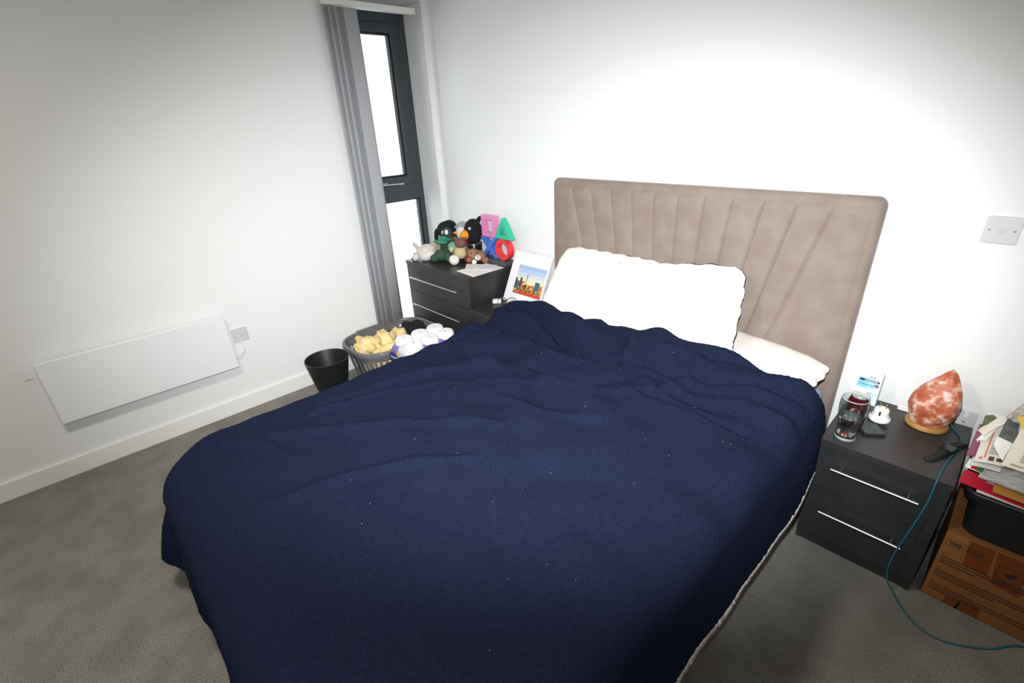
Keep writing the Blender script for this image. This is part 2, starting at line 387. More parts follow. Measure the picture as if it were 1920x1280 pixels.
# ------------------------------------------------------------------ bed
bed = thing('bed', 'upholstered king-size bed with tall taupe velvet headboard', 'bed', (1.95, -1.1, 0))
HX0, HX1, HZ = 1.165, 2.729, 1.279
g = G(); g.prism(rrect(HX1-HX0, HZ, 0.035, 6), lambda a, b, d: ((HX0+HX1)/2+a, d, HZ/2+b), -0.090, -0.018)
hb = g.build('headboard', M_velvet, bed, smooth='auto', bevel=0.03, seg=5, angle=50)
seam = [(1.192, 1.192), (1.309, 1.512), (1.439, 1.595), (1.568, 1.684), (1.693, 1.772), (1.819, 1.860), (1.945, 1.949), (2.073, 2.039), (2.195, 2.129), (2.324, 2.213), (2.450, 2.306), (2.575, 2.388), (2.700, 2.700)]
ZT, ZB = 1.243, 0.50
for k in range(12):
    (a0, b0), (a1, b1) = seam[k], seam[k+1]; P = []; nu, nv = 25, 26
    for i in range(nu):
        u = i/(nu-1); row = []
        for j in range(nv):
            t = j/(nv-1); z = ZB+(ZT-ZB)*(1-(1-t)**1.35)
            q = (z-ZB)/(ZT-ZB); xa = b0+(a0-b0)*q; xb = b1+(a1-b1)*q; x = xa+(xb-xa)*u
            el = (x-xa)/(0.07 if k == 0 else 0.014); er = (xb-x)/(0.07 if k == 11 else 0.014); s = min(1.0, el, er); s = math.sqrt(max(0, 1-(1-s)**2)); s2 = min(1.0, (ZT-z)/0.05); s2 = math.sqrt(max(0, 1-(1-s2)**2))
            mid = math.sin(math.pi*u)
            row.append((x, -0.0885-(0.009*s+0.006*mid)*s2, z))
        P.append(row)
    # nonuniform spacing so seams stay sharp
    g = G(); g.grid(P); g.build('padded_panel', M_velvet, hb, smooth=True)
G().box(1.185, 2.71, -2.13, -0.09, 0.07, 0.30).build('bed_base', M_velvet, bed, bevel=0.015)
G().box(1.20, 2.70, -2.12, -0.095, 0.30, 0.525).build('mattress', M_mattress, bed, bevel=0.045, seg=5, smooth='auto')
for x in (1.25, 2.64):
    for y in (-2.06, -0.2): G().lathe([(0.022, 0.0), (0.03, 0.07)], (x, y, 0), 14).build('leg', M_blackpl, bed, smooth='auto')

# ---- pillows
def pillow(label, wd, hg, T, M4, seed):
    rnd = random.Random(seed); n = 56; F, B = [], []
    ph = [rnd.uniform(0, 6.28) for _ in range(6)]
    for i in range(n+1):
        rf, rb = [], []
        for j in range(n+1):
            u, v = -1+2*i/n, -1+2*j/n; u = math.sin(u*math.pi/2)*0.5+u*0.5; v = math.sin(v*math.pi/2)*0.5+v*0.5
            t = ((1-abs(u)**2.8)*(1-abs(v)**2.8))
            th = T/2*max(t, 0)**0.48
            wob = 0.008*math.sin(3*u+ph[0])*math.sin(2.5*v+ph[1])+0.005*math.sin(7*u+3*v+ph[2])
            edge = 0.003*math.sin(18*v+ph[3])*abs(u)**8+0.003*math.sin(22*u+ph[4])*abs(v)**8+rnd.uniform(-0.0016, 0.0016)
            x, y = u*wd/2*math.sqrt(1-0.13*v**6)+edge, v*hg/2*math.sqrt(1-0.16*u**8)+edge
            rf.append(M4 @ Vector((x, y, th+wob*t))); rb.append(M4 @ Vector((x*(1+0.009*max(0, math.sin(5*v+ph[5]+1.5*u))), y*(1+0.016*max(0, math.sin(4.5*u+ph[3]+v))), -th+wob*t)))
        F.append(rf); B.append(rb)
    c = M4.translation
    t = thing('pillow', label, 'pillow', c, group='sherpa pillows at the head of the bed')
    g = G(); g.grid(F); g.build('sherpa_front', M_sherpa, t, smooth=True)
    g = G(); g.grid(B); g.build('navy_back', M_navy, t, smooth=True)
    return t
def frame4(c, u, v):
    u = Vector(u).normalized(); v = Vector(v); v = (v-u*v.dot(u)).normalized(); n = u.cross(v)
    return Matrix(((u.x, v.x, n.x, c[0]), (u.y, v.y, n.y, c[1]), (u.z, v.z, n.z, c[2]), (0, 0, 0, 1)))
pillow('white sherpa pillow lying flat at the right end behind the blanket edge', 0.70, 0.42, 0.13, frame4((2.345, -0.30, 0.612), (1, -0.13, -0.02), (0.1, 1, 0.12)), 3)
pillow('white sherpa pillow propped at the left, partly behind the middle pillow', 0.68, 0.47, 0.13, frame4((1.63, -0.245, 0.728), (1, 0.0, 0.0), (0.22, 0.55, 0.75)), 5)
pillow('white sherpa pillow in the middle, in front of the other two', 0.79, 0.49, 0.15, frame4((1.985, -0.298, 0.722), (0.99, 0.0, 0.145), (-0.13, 0.46, 0.86)), 8)

# ---- blanket: draped sheet with navy face and cream lining
def dist_poly(X, Y, pts):
    best = np.full(X.shape, 9.0)
    for (ax, ay), (bx, by) in zip(pts[:-1], pts[1:]):
        dx, dy = bx-ax, by-ay; L = dx*dx+dy*dy
        t = np.clip(((X-ax)*dx+(Y-ay)*dy)/L, 0, 1)
        best = np.minimum(best, np.hypot(X-ax-t*dx, Y-ay-t*dy))
    return best
def sstep(a, b, x):
    t = np.clip((x-a)/(b-a), 0, 1); return t*t*(3-2*t)
def make_blanket():
    XLb, XRb, YFb, r = 1.215, 2.685, -2.155, 0.08
    NU, NV = 300, 340
    dropL, dropR, dropF = 0.44, 0.395, 0.45
    U = np.linspace(XLb-dropL, XRb+dropR, NU)[:, None]*np.ones((1, NV)); T = np.ones((NU, 1))*np.linspace(0, 1, NV)[None, :]
    hx = [0.7, 1.10, 1.22, 1.29, 1.405, 1.58, 1.76, 1.83, 1.91, 2.0, 2.085, 2.19, 2.29, 2.42, 2.56, 2.66, 2.74, 2.85, 3.3]
    hy = [-.47, -.47, -.435, -.395, -.40, -.415, -.385, -.40, -.375, -.395, -.40, -.405, -.405, -.42, -.435, -.45, -.46, -.42, -.30]
    HY = np.interp(U, hx, hy)
    S = HY+(YFb-dropF-HY)*T          # cloth coordinate along the bed
    ox = np.where(U < XLb, XLb-U, np.where(U > XRb, U-XRb, 0.0)); sg = np.where(U < XLb, -1.0, 1.0)
    oy = np.clip(YFb-S, 0, None)
    p = 3.2; d = (ox**p+oy**p)**(1/p); nrm = np.hypot(ox, oy)+1e-9
    nx, ny = sg*ox/nrm, -oy/nrm
    bx, by = np.clip(U, XLb, XRb), np.maximum(S, YFb)
    # softly rounded plan at the two foot corners
    rc = 0.19
    for sx_, cxx, drop in ((-1.0, XLb+rc, dropL), (1.0, XRb-rc, dropR)):
        cyy = YFb+rc; vx, vy = (U-cxx)*sx_, cyy-S; inq = (vx > 0) & (vy > 0)
        Lq = np.hypot(vx, vy)+1e-9; ux, uy = vx/Lq, vy/Lq
        Lm = np.minimum((rc+drop)/np.maximum(ux, 1e-6), (rc+dropF)/np.maximum(uy, 1e-6))
        dq = np.clip(Lq-rc, 0, None)*(dropF*1.02)/np.maximum(Lm-rc, 1e-3)
        d = np.where(inq, dq, d); nx = np.where(inq, sx_*ux, nx); ny = np.where(inq, -uy, ny)
        bx = np.where(inq & (Lq > rc), cxx+sx_*ux*rc, bx); by = np.where(inq & (Lq > rc), cyy-uy*rc, by)
        ox = np.where(inq, dq*ux, ox); oy = np.where(inq, dq*uy, oy)
    corner = 2*np.abs(nx*ny)
    la = r*math.pi/2
    hh = np.where(d < la, r*np.sin(np.minimum(d, la)/r), r+(d-la)*(0.05+0.40*corner**2))
    vv = np.where(d < la, r*(1-np.cos(np.minimum(d, la)/r)), r+(d-la)*(0.99-0.03*corner))
    # side waves (gathers) on the hanging parts
    hang = sstep(0.08, 0.35, d)
    wave = (0.010*np.sin(S*11+0.7)+0.007*np.sin(S*23+U*5))*np.where(U > 1.9, 0.25, 1.0)
    wavef = 0.008*np.sin(U*12+1.0)+0.006*np.sin(U*25)
    hh = hh+hang*np.where(ox > oy, wave, wavef)
    X = bx+nx*hh; Y = by+ny*hh
    top = 1-sstep(0.0, 0.16, d)
    x, y = bx, by
    # height of the surface: mattress, duvet loft, pillow ends below the head edge
    Zt = 0.572+0.0*x
    Zt += 0.030*sstep(-1.15, -0.65, y)+0.052*sstep(-0.72, -0.50, y)
    Zt += -0.012*np.exp(-((y+1.65)/0.22)**2)*np.exp(-((x-1.2)/0.25)**2)
    Zt += 0.012*np.exp(-((x-1.95)/0.5)**2)
    low = -0.034*sstep(1.42, 1.20, x)*sstep(-0.80, -0.52, y)+0.048*sstep(1.98, 2.14, x)*sstep(2.80, 2.62, x)*sstep(-0.70, -0.48, y)
    Zt += low
    rng = np.random.RandomState(3)
    wr = np.zeros_like(x)
    for k in range(26):
        th = rng.uniform(-0.35, 0.75); fr = rng.uniform(14, 42); a_ = 0.0050*(20/fr)
        qx = x*math.cos(th)+y*math.sin(th); qy = -x*math.sin(th)+y*math.cos(th)
        warp = 0.10*np.sin(qx*rng.uniform(3, 7)+rng.uniform(0, 6))
        m = 0.5+0.5*np.sin(qx*rng.uniform(1, 3.5)+rng.uniform(0, 6))*np.cos(qy*rng.uniform(1, 2.5)+rng.uniform(0, 6))
        wr += a_*m*np.sin(fr*(qy+warp)+rng.uniform(0, 6.28))
    Zt += wr*(0.55+0.75*sstep(-1.7, -0.7, y))
    folds = [  # polyline, height, width
        ([(1.20, -.485), (1.43, -.53), (1.60, -.585), (1.75, -.635), (1.90, -.655), (2.03, -.66)], -0.034, 0.022),
        ([(1.22, -.43), (1.40, -.455), (1.62, -.50), (1.80, -.555)], 0.026, 0.045),
        ([(1.30, -1.66), (1.336, -1.436), (1.40, -1.25), (1.48, -1.113), (1.60, -.98)], 0.012, 0.022),
        ([(1.34, -1.72), (1.44, -1.40), (1.60, -1.18), (1.80, -1.02), (1.92, -.93)], 0.010, 0.020),
        ([(1.36, -1.90), (1.597, -1.623), (1.746, -1.44), (1.95, -1.27)], 0.010, 0.024),
        ([(1.75, -.873), (1.92, -.86), (2.05, -.80), (2.13, -.74)], -0.014, 0.018),
        ([(1.88, -.96), (2.10, -.86), (2.30, -.72), (2.36, -.60)], 0.015, 0.026),
        ([(2.13, -.62), (2.28, -.62), (2.42, -.60), (2.55, -.56), (2.68, -.55)], -0.016, 0.015),
        ([(2.20, -.70), (2.40, -.685), (2.56, -.65), (2.70, -.66)], 0.016, 0.022),
        ([(2.22, -.78), (2.45, -.76), (2.62, -.75)], -0.012, 0.016),
        ([(2.36, -.50), (2.52, -.47), (2.66, -.47)], -0.013, 0.014),
        ([(2.02, -.53), (2.14, -.56), (2.26, -.52), (2.40, -.56)], 0.013, 0.022),
        ([(1.92, -.46), (2.02, -.52), (2.05, -.60)], 0.015, 0.025),
        ([(1.60, -.75), (1.75, -.77), (1.90, -.74)], 0.010, 0.02),
        ([(1.55, -1.05), (1.75, -1.15), (2.0, -1.12), (2.2, -1.0)], 0.009, 0.02),
        ([(1.764, -2.02), (1.846, -1.716), (1.93, -1.60), (2.033, -1.468)], 0.011, 0.024),
        ([(1.30, -2.02), (1.42, -1.92), (1.62, -1.86)], 0.010, 0.025),
        ([(1.26, -1.02), (1.34, -.90), (1.40, -.76)], 0.012, 0.022),
        ([(1.28, -.85), (1.40, -.72), (1.56, -.68)], 0.010, 0.02),
    ]
    for pts, a_, wd in folds:
        dd = dist_poly(x, y, pts); Zt += 1.5*a_*np.exp(-(dd/wd)**2)
    # head edge rolls over and scallops
    eh = np.clip((HY-S), 0, None)
    Zt += 0.012*np.exp(-((eh-0.035)/0.03)**2)-0.022*np.clip(1-eh/0.022, 0, 1)**2
    Zt += 0.010*np.sin(x*19)*np.exp(-(eh/0.05)**2)
    # hanging parts keep the drop measured from a common edge height
    Ze = 0.572+0.030*sstep(-1.15, -0.65, y)+0.052*sstep(-0.72, -0.50, y)+low
    Z = Zt*top+Ze*(1-top)-vv
    # bunched corner pushed out over the left bedside cabinet
    bn = np.exp(-((S+0.50)/0.07)**2)*sstep(1.32, 1.16, U)*(1-sstep(0.10, 0.30, d))
    X -= 0.055*bn; Z += 0.006*bn
    # right side bellies out a little
    X += 0.022*np.exp(-((y+0.62)/0.3)**2)*sstep(0.05, 0.25, ox)*(U > XRb)
    Y -= 0.006*sstep(0.0, 0.12, oy)
    # hem follows what the bed hides: shorter on the right towards the foot
    Z = np.maximum(Z, 0.10)
    P = np.stack([X, Y, Z], -1)
    du = np.gradient(P, axis=0); dv = np.gradient(P, axis=1); N = np.cross(du, dv); N /= np.linalg.norm(N, axis=-1, keepdims=True)+1e-12
    if N[NU//2, NV//2, 2] < 0: N = -N
    t = thing('blanket', 'navy blue fleece blanket with cream sherpa lining spread over the bed', 'blanket', (1.95, -1.2, 0.57))
    fuzz = np.random.RandomState(9).normal(0, 1, (NU, NV))
    rim = np.minimum(np.minimum(np.arange(NU)[:, None], NU-1-np.arange(NU)[:, None]), np.minimum(np.arange(NV)[None, :], NV-1-np.arange(NV)[None, :]))
    Pn = P+N*(fuzz*0.0008)[..., None]
    idx = np.arange(NU*NV).reshape(NU, NV)
    Fq = np.stack([idx[:-1, :-1], idx[1:, :-1], idx[1:, 1:], idx[:-1, 1:]], -1).reshape(-1, 4)
    o = np.array(t.location)
    me = bpy.data.meshes.new('fleece_top'); me.from_pydata((Pn-o).reshape(-1, 3).tolist(), [], Fq.tolist()); me.materials.append(M_navy)
    me.polygons.foreach_set('use_smooth', [True]*len(me.polygons)); ob = bpy.data.objects.new('fleece_top', me); C.objects.link(ob); ob.parent = t
    # lining: 14 mm inside, joined to the face along the rim, its hem showing on the right side
    Q = P-N*0.013
    ext = 0.010+0.045*sstep(-0.7, -2.1, np.minimum(y, S))[-1, :]
    for k in range(6):
        wgt = (k/5.0)
        Q[NU-6+k, :, 2] -= ext*wgt; Q[NU-6+k, :, 0] += 0.018*wgt
    nb = NU*NV
    rimloop = [(i, 0) for i in range(NU)]+[(NU-1, j) for j in range(1, NV)]+[(i, NV-1) for i in range(NU-2, -1, -1)]+[(0, j) for j in range(NV-2, 0, -1)]
    rimv = [Pn[i, j]-N[i, j]*0.002 for i, j in rimloop]
    vs2 = np.concatenate([(Q-o).reshape(-1, 3), np.array(rimv)-o])
    fs2 = Fq[:, ::-1].tolist(); L = len(rimloop)
    for k in range(L):
        a, b = rimloop[k], rimloop[(k+1) % L]
        fs2.append([int(idx[a]), int(idx[b]), nb+(k+1) % L, nb+k])
    me = bpy.data.meshes.new('sherpa_lining'); me.from_pydata(vs2.tolist(), [], fs2); me.materials.append(M_sherpa)
    me.polygons.foreach_set('use_smooth', [True]*len(me.polygons)); ob = bpy.data.objects.new('sherpa_lining', me); C.objects.link(ob); ob.parent = t
    ob['label'] = 'cream sherpa lining showing along the hem'
    rl = np.random.RandomState(12); g = G()
    for k in range(34):
        i, j = rl.randint(60, NU-60), rl.randint(20, NV-90); p = Pn[i, j]+N[i, j]*0.0015; e = rl.uniform(0.0003, 0.0007)
        g.box(p[0]-e, p[0]+e, p[1]-e, p[1]+e, p[2]-0.0005, p[2]+0.0008)
    lo = g.build('lint', M_sherpa, t); lo['kind'] = 'stuff'
    return t
make_blanket()

# ------------------------------------------------------------------ black drawer furniture
def cabinet(name, label, x0, x1, y0, y1, H, seams, hx, hz, cat, slab=0.022, group=None):
    t = thing(name, label, cat, ((x0+x1)/2, (y0+y1)/2, 0), group=group)
    G().box(x0, x1, y0-0.004, y1, H-slab, H).build('top_panel', M_blacktop, t, bevel=0.0015)
    for a, b in ((x0+0.003, x0+0.019), (x1-0.019, x1-0.003)):
        G().box(a, b, y0+0.016, y1, 0.0, H-slab).build('side_panel', M_black, t, bevel=0.001)
    G().box(x0+0.019, x1-0.019, y1-0.012, y1, 0.03, H-slab).build('back_panel', M_carcass, t)
    G().box(x0+0.019, x1-0.019, y0+0.03, y1-0.012, 0.03, 0.045).build('bottom_panel', M_carcass, t)
    G().box(x0+0.019, x1-0.019, y0+0.02, y0+0.034, 0.0, 0.05).build('plinth', M_black, t)
    for k in range(len(seams)-1):
        zt, zb = seams[k]-0.0015, seams[k+1]+0.0015
        d = G().box(x0+0.003, x1-0.003, y0, y0+0.016, zb, zt).build('drawer_front', M_black, t, bevel=0.001)
        G().box(x0+0.024, x1-0.024, y0+0.0162, y1-0.02, zb+0.02, zt-0.03).build('drawer_box', M_carcass, d)
        h = G().tube([(hx[0], y0-0.028, hz[k]), (hx[1], y0-0.028, hz[k])], 0.0048, 10).build('bar_handle', M_handle, d, smooth='auto')
        off = 0.028 if hx[1]-hx[0] < 0.4 else 0.05
 
        for px in (hx[0]+off, hx[1]-off): G().tube([(px, y0, hz[k]), (px, y0-0.028, hz[k])], 0.0036, 8).build('handle_post', M_handle, d, smooth='auto')

    return t
BH = 0.4903
cabinet('bedside_cabinet', 'black two-drawer bedside cabinet carrying the salt lamp', 2.781, 3.156, -0.4435, -0.024, BH, [BH-0.022, 0.275, 0.05], (2.842, 3.092), [0.394, 0.194], 'cabinet', group='matching black bedside cabinets')
cabinet('bedside_cabinet', 'black bedside cabinet squeezed between the chest and the bed, mostly hidden', 0.768, 1.143, -0.4435, -0.024, BH, [BH-0.022, 0.275, 0.05], (0.829, 1.079), [0.394, 0.194], 'cabinet', group='matching black bedside cabinets')
CH = 0.689
cabinet('chest_of_drawers', 'black three-drawer chest in the corner by the window, crowded with soft toys', 0.020, 0.757, -0.4274, -0.022, CH, [CH-0.022, 0.470, 0.264, 0.055], (0.092, 0.652), [0.578, 0.372, 0.165], 'chest', group=None)

# ------------------------------------------------------------------ on the right-hand bedside cabinet
Z0 = BH
def pint():
    c = Vector((2.8425, -0.384, Z0)); t = thing('pint_glass', 'clear pint glass half full of water', 'glass', c)
    o = [(0.0315, 0.0), (0.033, 0.004), (0.0315, 0.03), (0.033, 0.06), (0.040, 0.10), (0.0425, 0.125), (0.0405, 0.162)]
    i = [(0.0385, 0.162), (0.0405, 0.125), (0.038, 0.10), (0.0310, 0.06), (0.0295, 0.03), (0.0295, 0.016), (0.0001, 0.014)]
    G().lathe([(0.0001, 0.0)]+o+i, c, 36).build('glass_wall', M_glass, t, smooth='auto')
    G().lathe([(0.0001, 0.0145), (0.0290, 0.0165), (0.0290, 0.03), (0.0305, 0.06), (0.0362, 0.089), (0.0001, 0.089)], c, 36).build('water', M_water, t, smooth='auto')
    E_ = mat('glass_edge', 'd5dcdc', 0.08, alpha=0.40)  # pale colour standing in for bright highlights on the glass edges
    G().lathe([(0.0405, 0.1605), (0.0412, 0.1625), (0.0400, 0.1640), (0.0383, 0.1625), (0.0390, 0.1605), (0.0405, 0.1605)], c, 40, caps=False).build('rim', E_, t, smooth=True)  # pale ring: glint along the lip put into the colour
    G().lathe([(0.0318, 0.0), (0.0334, 0.003), (0.0330, 0.008), (0.0305, 0.010), (0.0290, 0.004), (0.0318, 0.0)], c, 40, caps=False).build('foot_ring', E_, t, smooth=True)  # same painted glint around the foot of the glass
pint()
def can():
    c = Vector((2.838, -0.255, Z0)); t = thing('drinks_can', 'dark red drinks can with a silver lid behind the pint glass', 'can', c)
    G().lathe([(0.0001, 0.006), (0.022, 0.0), (0.026, 0.004), (0.033, 0.012), (0.033, 0.092), (0.0275, 0.110)], c, 32).build('can_body', mat('can_red', '6c1420', 0.25, 0.6), t, smooth='auto')
    G().lathe([(0.0276, 0.109), (0.0290, 0.113), (0.0280, 0.1155), (0.0255, 0.1125), (0.0001, 0.1118)], c, 32).build('can_lid', mat('can_silver', 'c9c5c0', 0.35, 0.4), t, smooth='auto')
    G().ring(rrect(0.016, 0.024, 0.007), rrect(0.008, 0.014, 0.0035), lambda a, b, d: (c.x+a, c.y+b-0.006, c.z+d), 0.1122, 0.1135).build('ring_pull', M_chrome, t)
    G().prism(rrect(0.013, 0.013, 0.006), lambda a, b, d: (c.x+a, c.y+b-0.014, c.z+d), 0.1116, 0.1119).build('can_opening', M_gasket, t)
    g = G(); g.prism(rrect(0.03, 0.03, 0.012), lambda a, b, d: (c.x+0.0335*math.sin(a/0.033)*1.0, c.y-0.0335*math.cos(a/0.033)+d, c.z+0.055+b), 0.0, 0.0004); g.build('can_label', mat('can_cream', 'b9a48f', 0.4), t)
can()
def cleaning_box():
    c = Vector((2.832, -0.075, Z0)); t = thing('cleaning_box', 'pale blue and white carton printed Cleaning, standing against the wall', 'box', c)
    ry = math.radians(-4)
    def L(a, b, d): return (c.x+a, c.y+d-b*0.03, c.z+b)
    G().prism([(-0.038, 0.0), (0.038, 0.0), (0.038, 0.137), (-0.038, 0.137)], L, -0.016, 0.016).build('carton', mat('carton_white', 'dfeef2', 0.4), t, bevel=0.001)
    u, v, o = Vector((1, 0, 0)), Vector((0, -0.03, 1)), Vector(L(-0.038, 0, -0.0163))
    def panel(name, x0, y0, x1, y1, m, lift=0.0002):
        g = rows(o, u, v, [(x0, y0, x1-x0, y1-y0)], lift); return g.build(name, m, t)
    panel('blue_print', 0.001, 0.070, 0.034, 0.114, mat('print_sky', '8fd0ea', 0.4))
    panel('blue_print', 0.034, 0.070, 0.058, 0.114, mat('print_sky2', 'b9e2f0', 0.4))
    panel('blue_print', 0.001, 0.004, 0.060, 0.045, mat('print_pale', 'c5e3f2', 0.4))
    panel('name_bar', 0.006, 0.100, 0.070, 0.109, mat('print_navy', '23264f', 0.4), 0.0004)
    rows(o, u, v, words(0.022, 0.068, 0.1025, 0.004, 0.0012, 0.003, 0.006), 0.0006).build('name_print', M_white, t)
    text('lettering', 'Cleaning', 0.0165, o+u*0.005+v*0.082, u, v, mat('print_teal', '2c5a74', 0.4), t, lift=0.0005, width=0.047)
    g = G(); g.prism([(0.008*math.cos(k*0.524), 0.0065*math.sin(k*0.524)) for k in range(12)], lambda a, b, d: tuple(o+u*(0.063+a)+v*(0.088+b)+Vector((0, -1, 0))*d), 0.0002, 0.0006); g.build('round_mark', mat('print_navy', '23264f'), t)
    rows(o, u, v, [(0.058, 0.0865, 0.010, 0.0025)], 0.0008).build('round_mark_print', M_white, t)
    g = rows(o, u, v, [(0.036, 0.119, 0.007, 0.003), (0.043, 0.1205, 0.008, 0.0015), (0.050, 0.117, 0.003, 0.005), ], 0.0005); g.build('fish_mark', mat('print_blue', '3c5ea8', 0.5), t)
    rows(o, u, v, [(0.040, 0.050, 0.005, 0.003), (0.045, 0.0512, 0.012, 0.0015), (0.050, 0.046, 0.002, 0.0055)], 0.0005).build('fish_mark', mat('print_blue', '3c5ea8', 0.5), t)
cleaning_box()
def adapter():
    c = Vector((2.905, -0.205, Z0)); t = thing('travel_adapter', 'white round travel plug adapter with prongs up', 'adapter', c)
    G().lathe([(0.0001, 0.012), (0.030, 0.012), (0.034, 0.016), (0.034, 0.024), (0.027, 0.03), (0.026, 0.036)], c, 28).build('collar', M_white, t, smooth='auto')
    G().lathe([(0.0001, 0.036), (0.024, 0.036), (0.0235, 0.058), (0.020, 0.062), (0.0001, 0.062)], c, 28).build('barrel', M_white, t, smooth='auto')
    for dx, dy in ((-0.009, 0.006), (0.010, 0.006)): G().lathe([(0.0024, 0.058), (0.0024, 0.078), (0.0001, 0.079)], c+Vector((dx, dy, 0)), 10).build('pin', mat('brass_pin', 'c9b48a', 0.3, 1.0), t, smooth='auto')
    G().box(c.x-0.003, c.x+0.003, c.y-0.026, c.y-0.0235, c.z+0.042, c.z+0.058).build('earth_slot', M_gasket, t)
    return t
adapter()
s2 = G(); ax = Vector((0.80, 0.60, 0)); ay = Vector((-0.60, 0.80, 0))
s2.obox((2.880, -0.262, Z0+0.006), ax, ay, Vector((0, 0, 1)), 0.036, 0.066, 0.006)
tag(s2.build('charging_pad', mat('charcoal_gloss', '2b2e30', 0.25), bevel=0.004), 'dark grey charging pad lying under the white adapter', 'charger')
s3 = G().box(2.935, 2.975, -0.058, -0.026, Z0, Z0+0.022)
tag(s3.build('mains_plug', M_plastic, bevel=0.004), 'white plug lying against the wall left of the salt lamp', 'plug')

def salt_lamp():
    c = Vector((3.032, -0.112, Z0)); t = thing('salt_lamp', 'orange rock salt lamp on a round wooden base', 'lamp', c)
    G().lathe([(0.0001, 0.0), (0.058, 0.0), (0.063, 0.004), (0.064, 0.014), (0.060, 0.020), (0.0001, 0.020)], c, 40).build('wooden_base', mat('lamp_wood', 'b98a52', 0.5, vary=(20, 'a87843')), t, smooth='auto')
    m = bpy.data.materials.new('rock_salt'); m.use_nodes = True; nt = m.node_tree; b = nt.nodes['Principled BSDF']
    tc = nt.nodes.new('ShaderNodeTexCoord'); n1 = nt.nodes.new('ShaderNodeTexNoise'); n1.inputs['Scale'].default_value = 34; n1.inputs['Detail'].default_value = 6
    n2 = nt.nodes.new('ShaderNodeTexNoise'); n2.inputs['Scale'].default_value = 90; n2.inputs['Detail'].default_value = 3
    nt.links.new(tc.outputs['Object'], n1.inputs['Vector']); nt.links.new(tc.outputs['Object'], n2.inputs['Vector'])
    r = nt.nodes.new('ShaderNodeValToRGB'); e = r.color_ramp.elements; e[0].position = 0.34; e[0].color = lin('a8512f'); e[1].position = 0.66; e[1].color = lin('e8cabd')
    k = e.new(0.50); k.color = lin('bb6a4a')
    nt.links.new(n1.outputs['Fac'], r.inputs['Fac']); nt.links.new(r.outputs['Color'], b.inputs['Base Color'])
    b.inputs['Roughness'].default_value = 0.45; b.inputs['Subsurface Weight'].default_value = 0.15; b.inputs['Subsurface Radius'].default_value = (0.02, 0.008, 0.004); b.inputs['Subsurface Scale'].default_value = 0.5
    bp = nt.nodes.new('ShaderNodeBump'); bp.inputs['Strength'].default_value = 0.8; bp.inputs['Distance'].default_value = 0.006
    nt.links.new(n1.outputs['Fac'], bp.inputs['Height']); nt.links.new(bp.outputs['Normal'], b.inputs['Normal'])
    rnd = random.Random(7); g = G(); n, mm = 40, 30; P = []
    prof = [(0.0, 0.050), (0.06, 0.058), (0.16, 0.066), (0.30, 0.0715), (0.42, 0.070), (0.55, 0.062), (0.66, 0.050), (0.78, 0.036), (0.88, 0.024), (0.95, 0.014), (1.0, 0.002)]
    H = 0.215; ph = [rnd.uniform(0, 6.28) for _ in range(9)]
    for i in range(mm+1):
        t_ = i/mm; rr = np.interp(t_, [a for a, _ in prof], [b_ for _, b_ in prof]); row = []
        lean = Vector((0.016, 0.006, 0))*(smooth01((t_-0.25)/0.75))*1.2
        for q in range(n):
            a = 2*math.pi*q/n
            f = 1+0.05*math.sin(3*a+ph[0]+2*t_)+0.035*math.sin(5*a+ph[1]-5*t_)+0.02*math.sin(9*a+ph[2]+9*t_)+0.02*math.sin(7*a-13*t_+ph[3])+rnd.uniform(-0.008, 0.008)
            row.append(tuple(c+lean+Vector((rr*f*math.cos(a), rr*f*math.sin(a), 0.0195+H*t_))))
        P.append(row+[row[0]])
    g.grid(P); g.build('salt_rock', m, t, smooth='auto', angle=25)
salt_lamp()
def watch():
    c = Vector((3.113, -0.250, Z0)); t = thing('smart_watch', 'black smart watch with rubber strap lying on the bedside cabinet', 'watch', c)
    d = Vector((-0.30, -0.95, 0)).normalized(); s = Vector((d.y, -d.x, 0)); up = Vector((0, 0, 1))
    G().obox(c+up*0.010, s, d, up, 0.0195, 0.0225, 0.0075).build('watch_case', mat('watch_black', '15171a', 0.10), t, bevel=0.005, seg=3)
    for sgn, L, nm in ((1, 0.095, 'strap'), (-1, 0.075, 'strap')):
        P = []
        for i in range(9):
            q = i/8; wdt = 0.0135*(1 if q < 0.9 else math.sqrt(max(0.02, 1-((q-0.9)/0.1)**2))); zz = 0.011*(1-smooth01(q*1.6))+0.0025+(0.004 if sgn < 0 else 0)*math.sin(q*3)
            p = c+d*sgn*(0.020+L*q)+s*(0.010*q*q*sgn)
            P.append([p-s*wdt+up*zz, p+s*wdt+up*zz])
        g = G(); g.grid(P); ob = g.build(nm, M_rubber, t, smooth=True); so = ob.modifiers.new('thickness', 'SOLIDIFY'); so.thickness = 0.0022; so.offset = 0
watch()
# teal mains cable: socket, over the cabinet, down its front, away over the carpet
pts = [(3.090, -0.052, 0.512), (3.094, -0.066, 0.506), (3.108, -0.085, Z0+0.004), (3.128, -0.12, Z0+0.0035), (3.139, -0.165, Z0+0.0035), (3.139, -0.21, Z0+0.0035), (3.132, -0.25, Z0+0.0035), (3.123, -0.30, Z0+0.0035), (3.116, -0.38, Z0+0.0035), (3.113, -0.440, Z0+0.0035),
       (3.112, -0.455, Z0-0.003), (3.112, -0.461, 0.46), (3.111, -0.463, 0.41), (3.104, -0.472, 0.34), (3.093, -0.482, 0.257), (3.083, -0.484, 0.175), (3.082, -0.482, 0.10), (3.094, -0.476, 0.04), (3.110, -0.466, 0.008), (3.128, -0.49, 0.004), (3.152, -0.522, 0.004), (3.203, -0.566, 0.004), (3.258, -0.574, 0.004), (3.32, -0.544, 0.004), (3.379, -0.496, 0.004), (3.424, -0.439, 0.004), (3.47, -0.42, 0.004), (3.6, -0.45, 0.004), (3.75, -0.47, 0.004)]
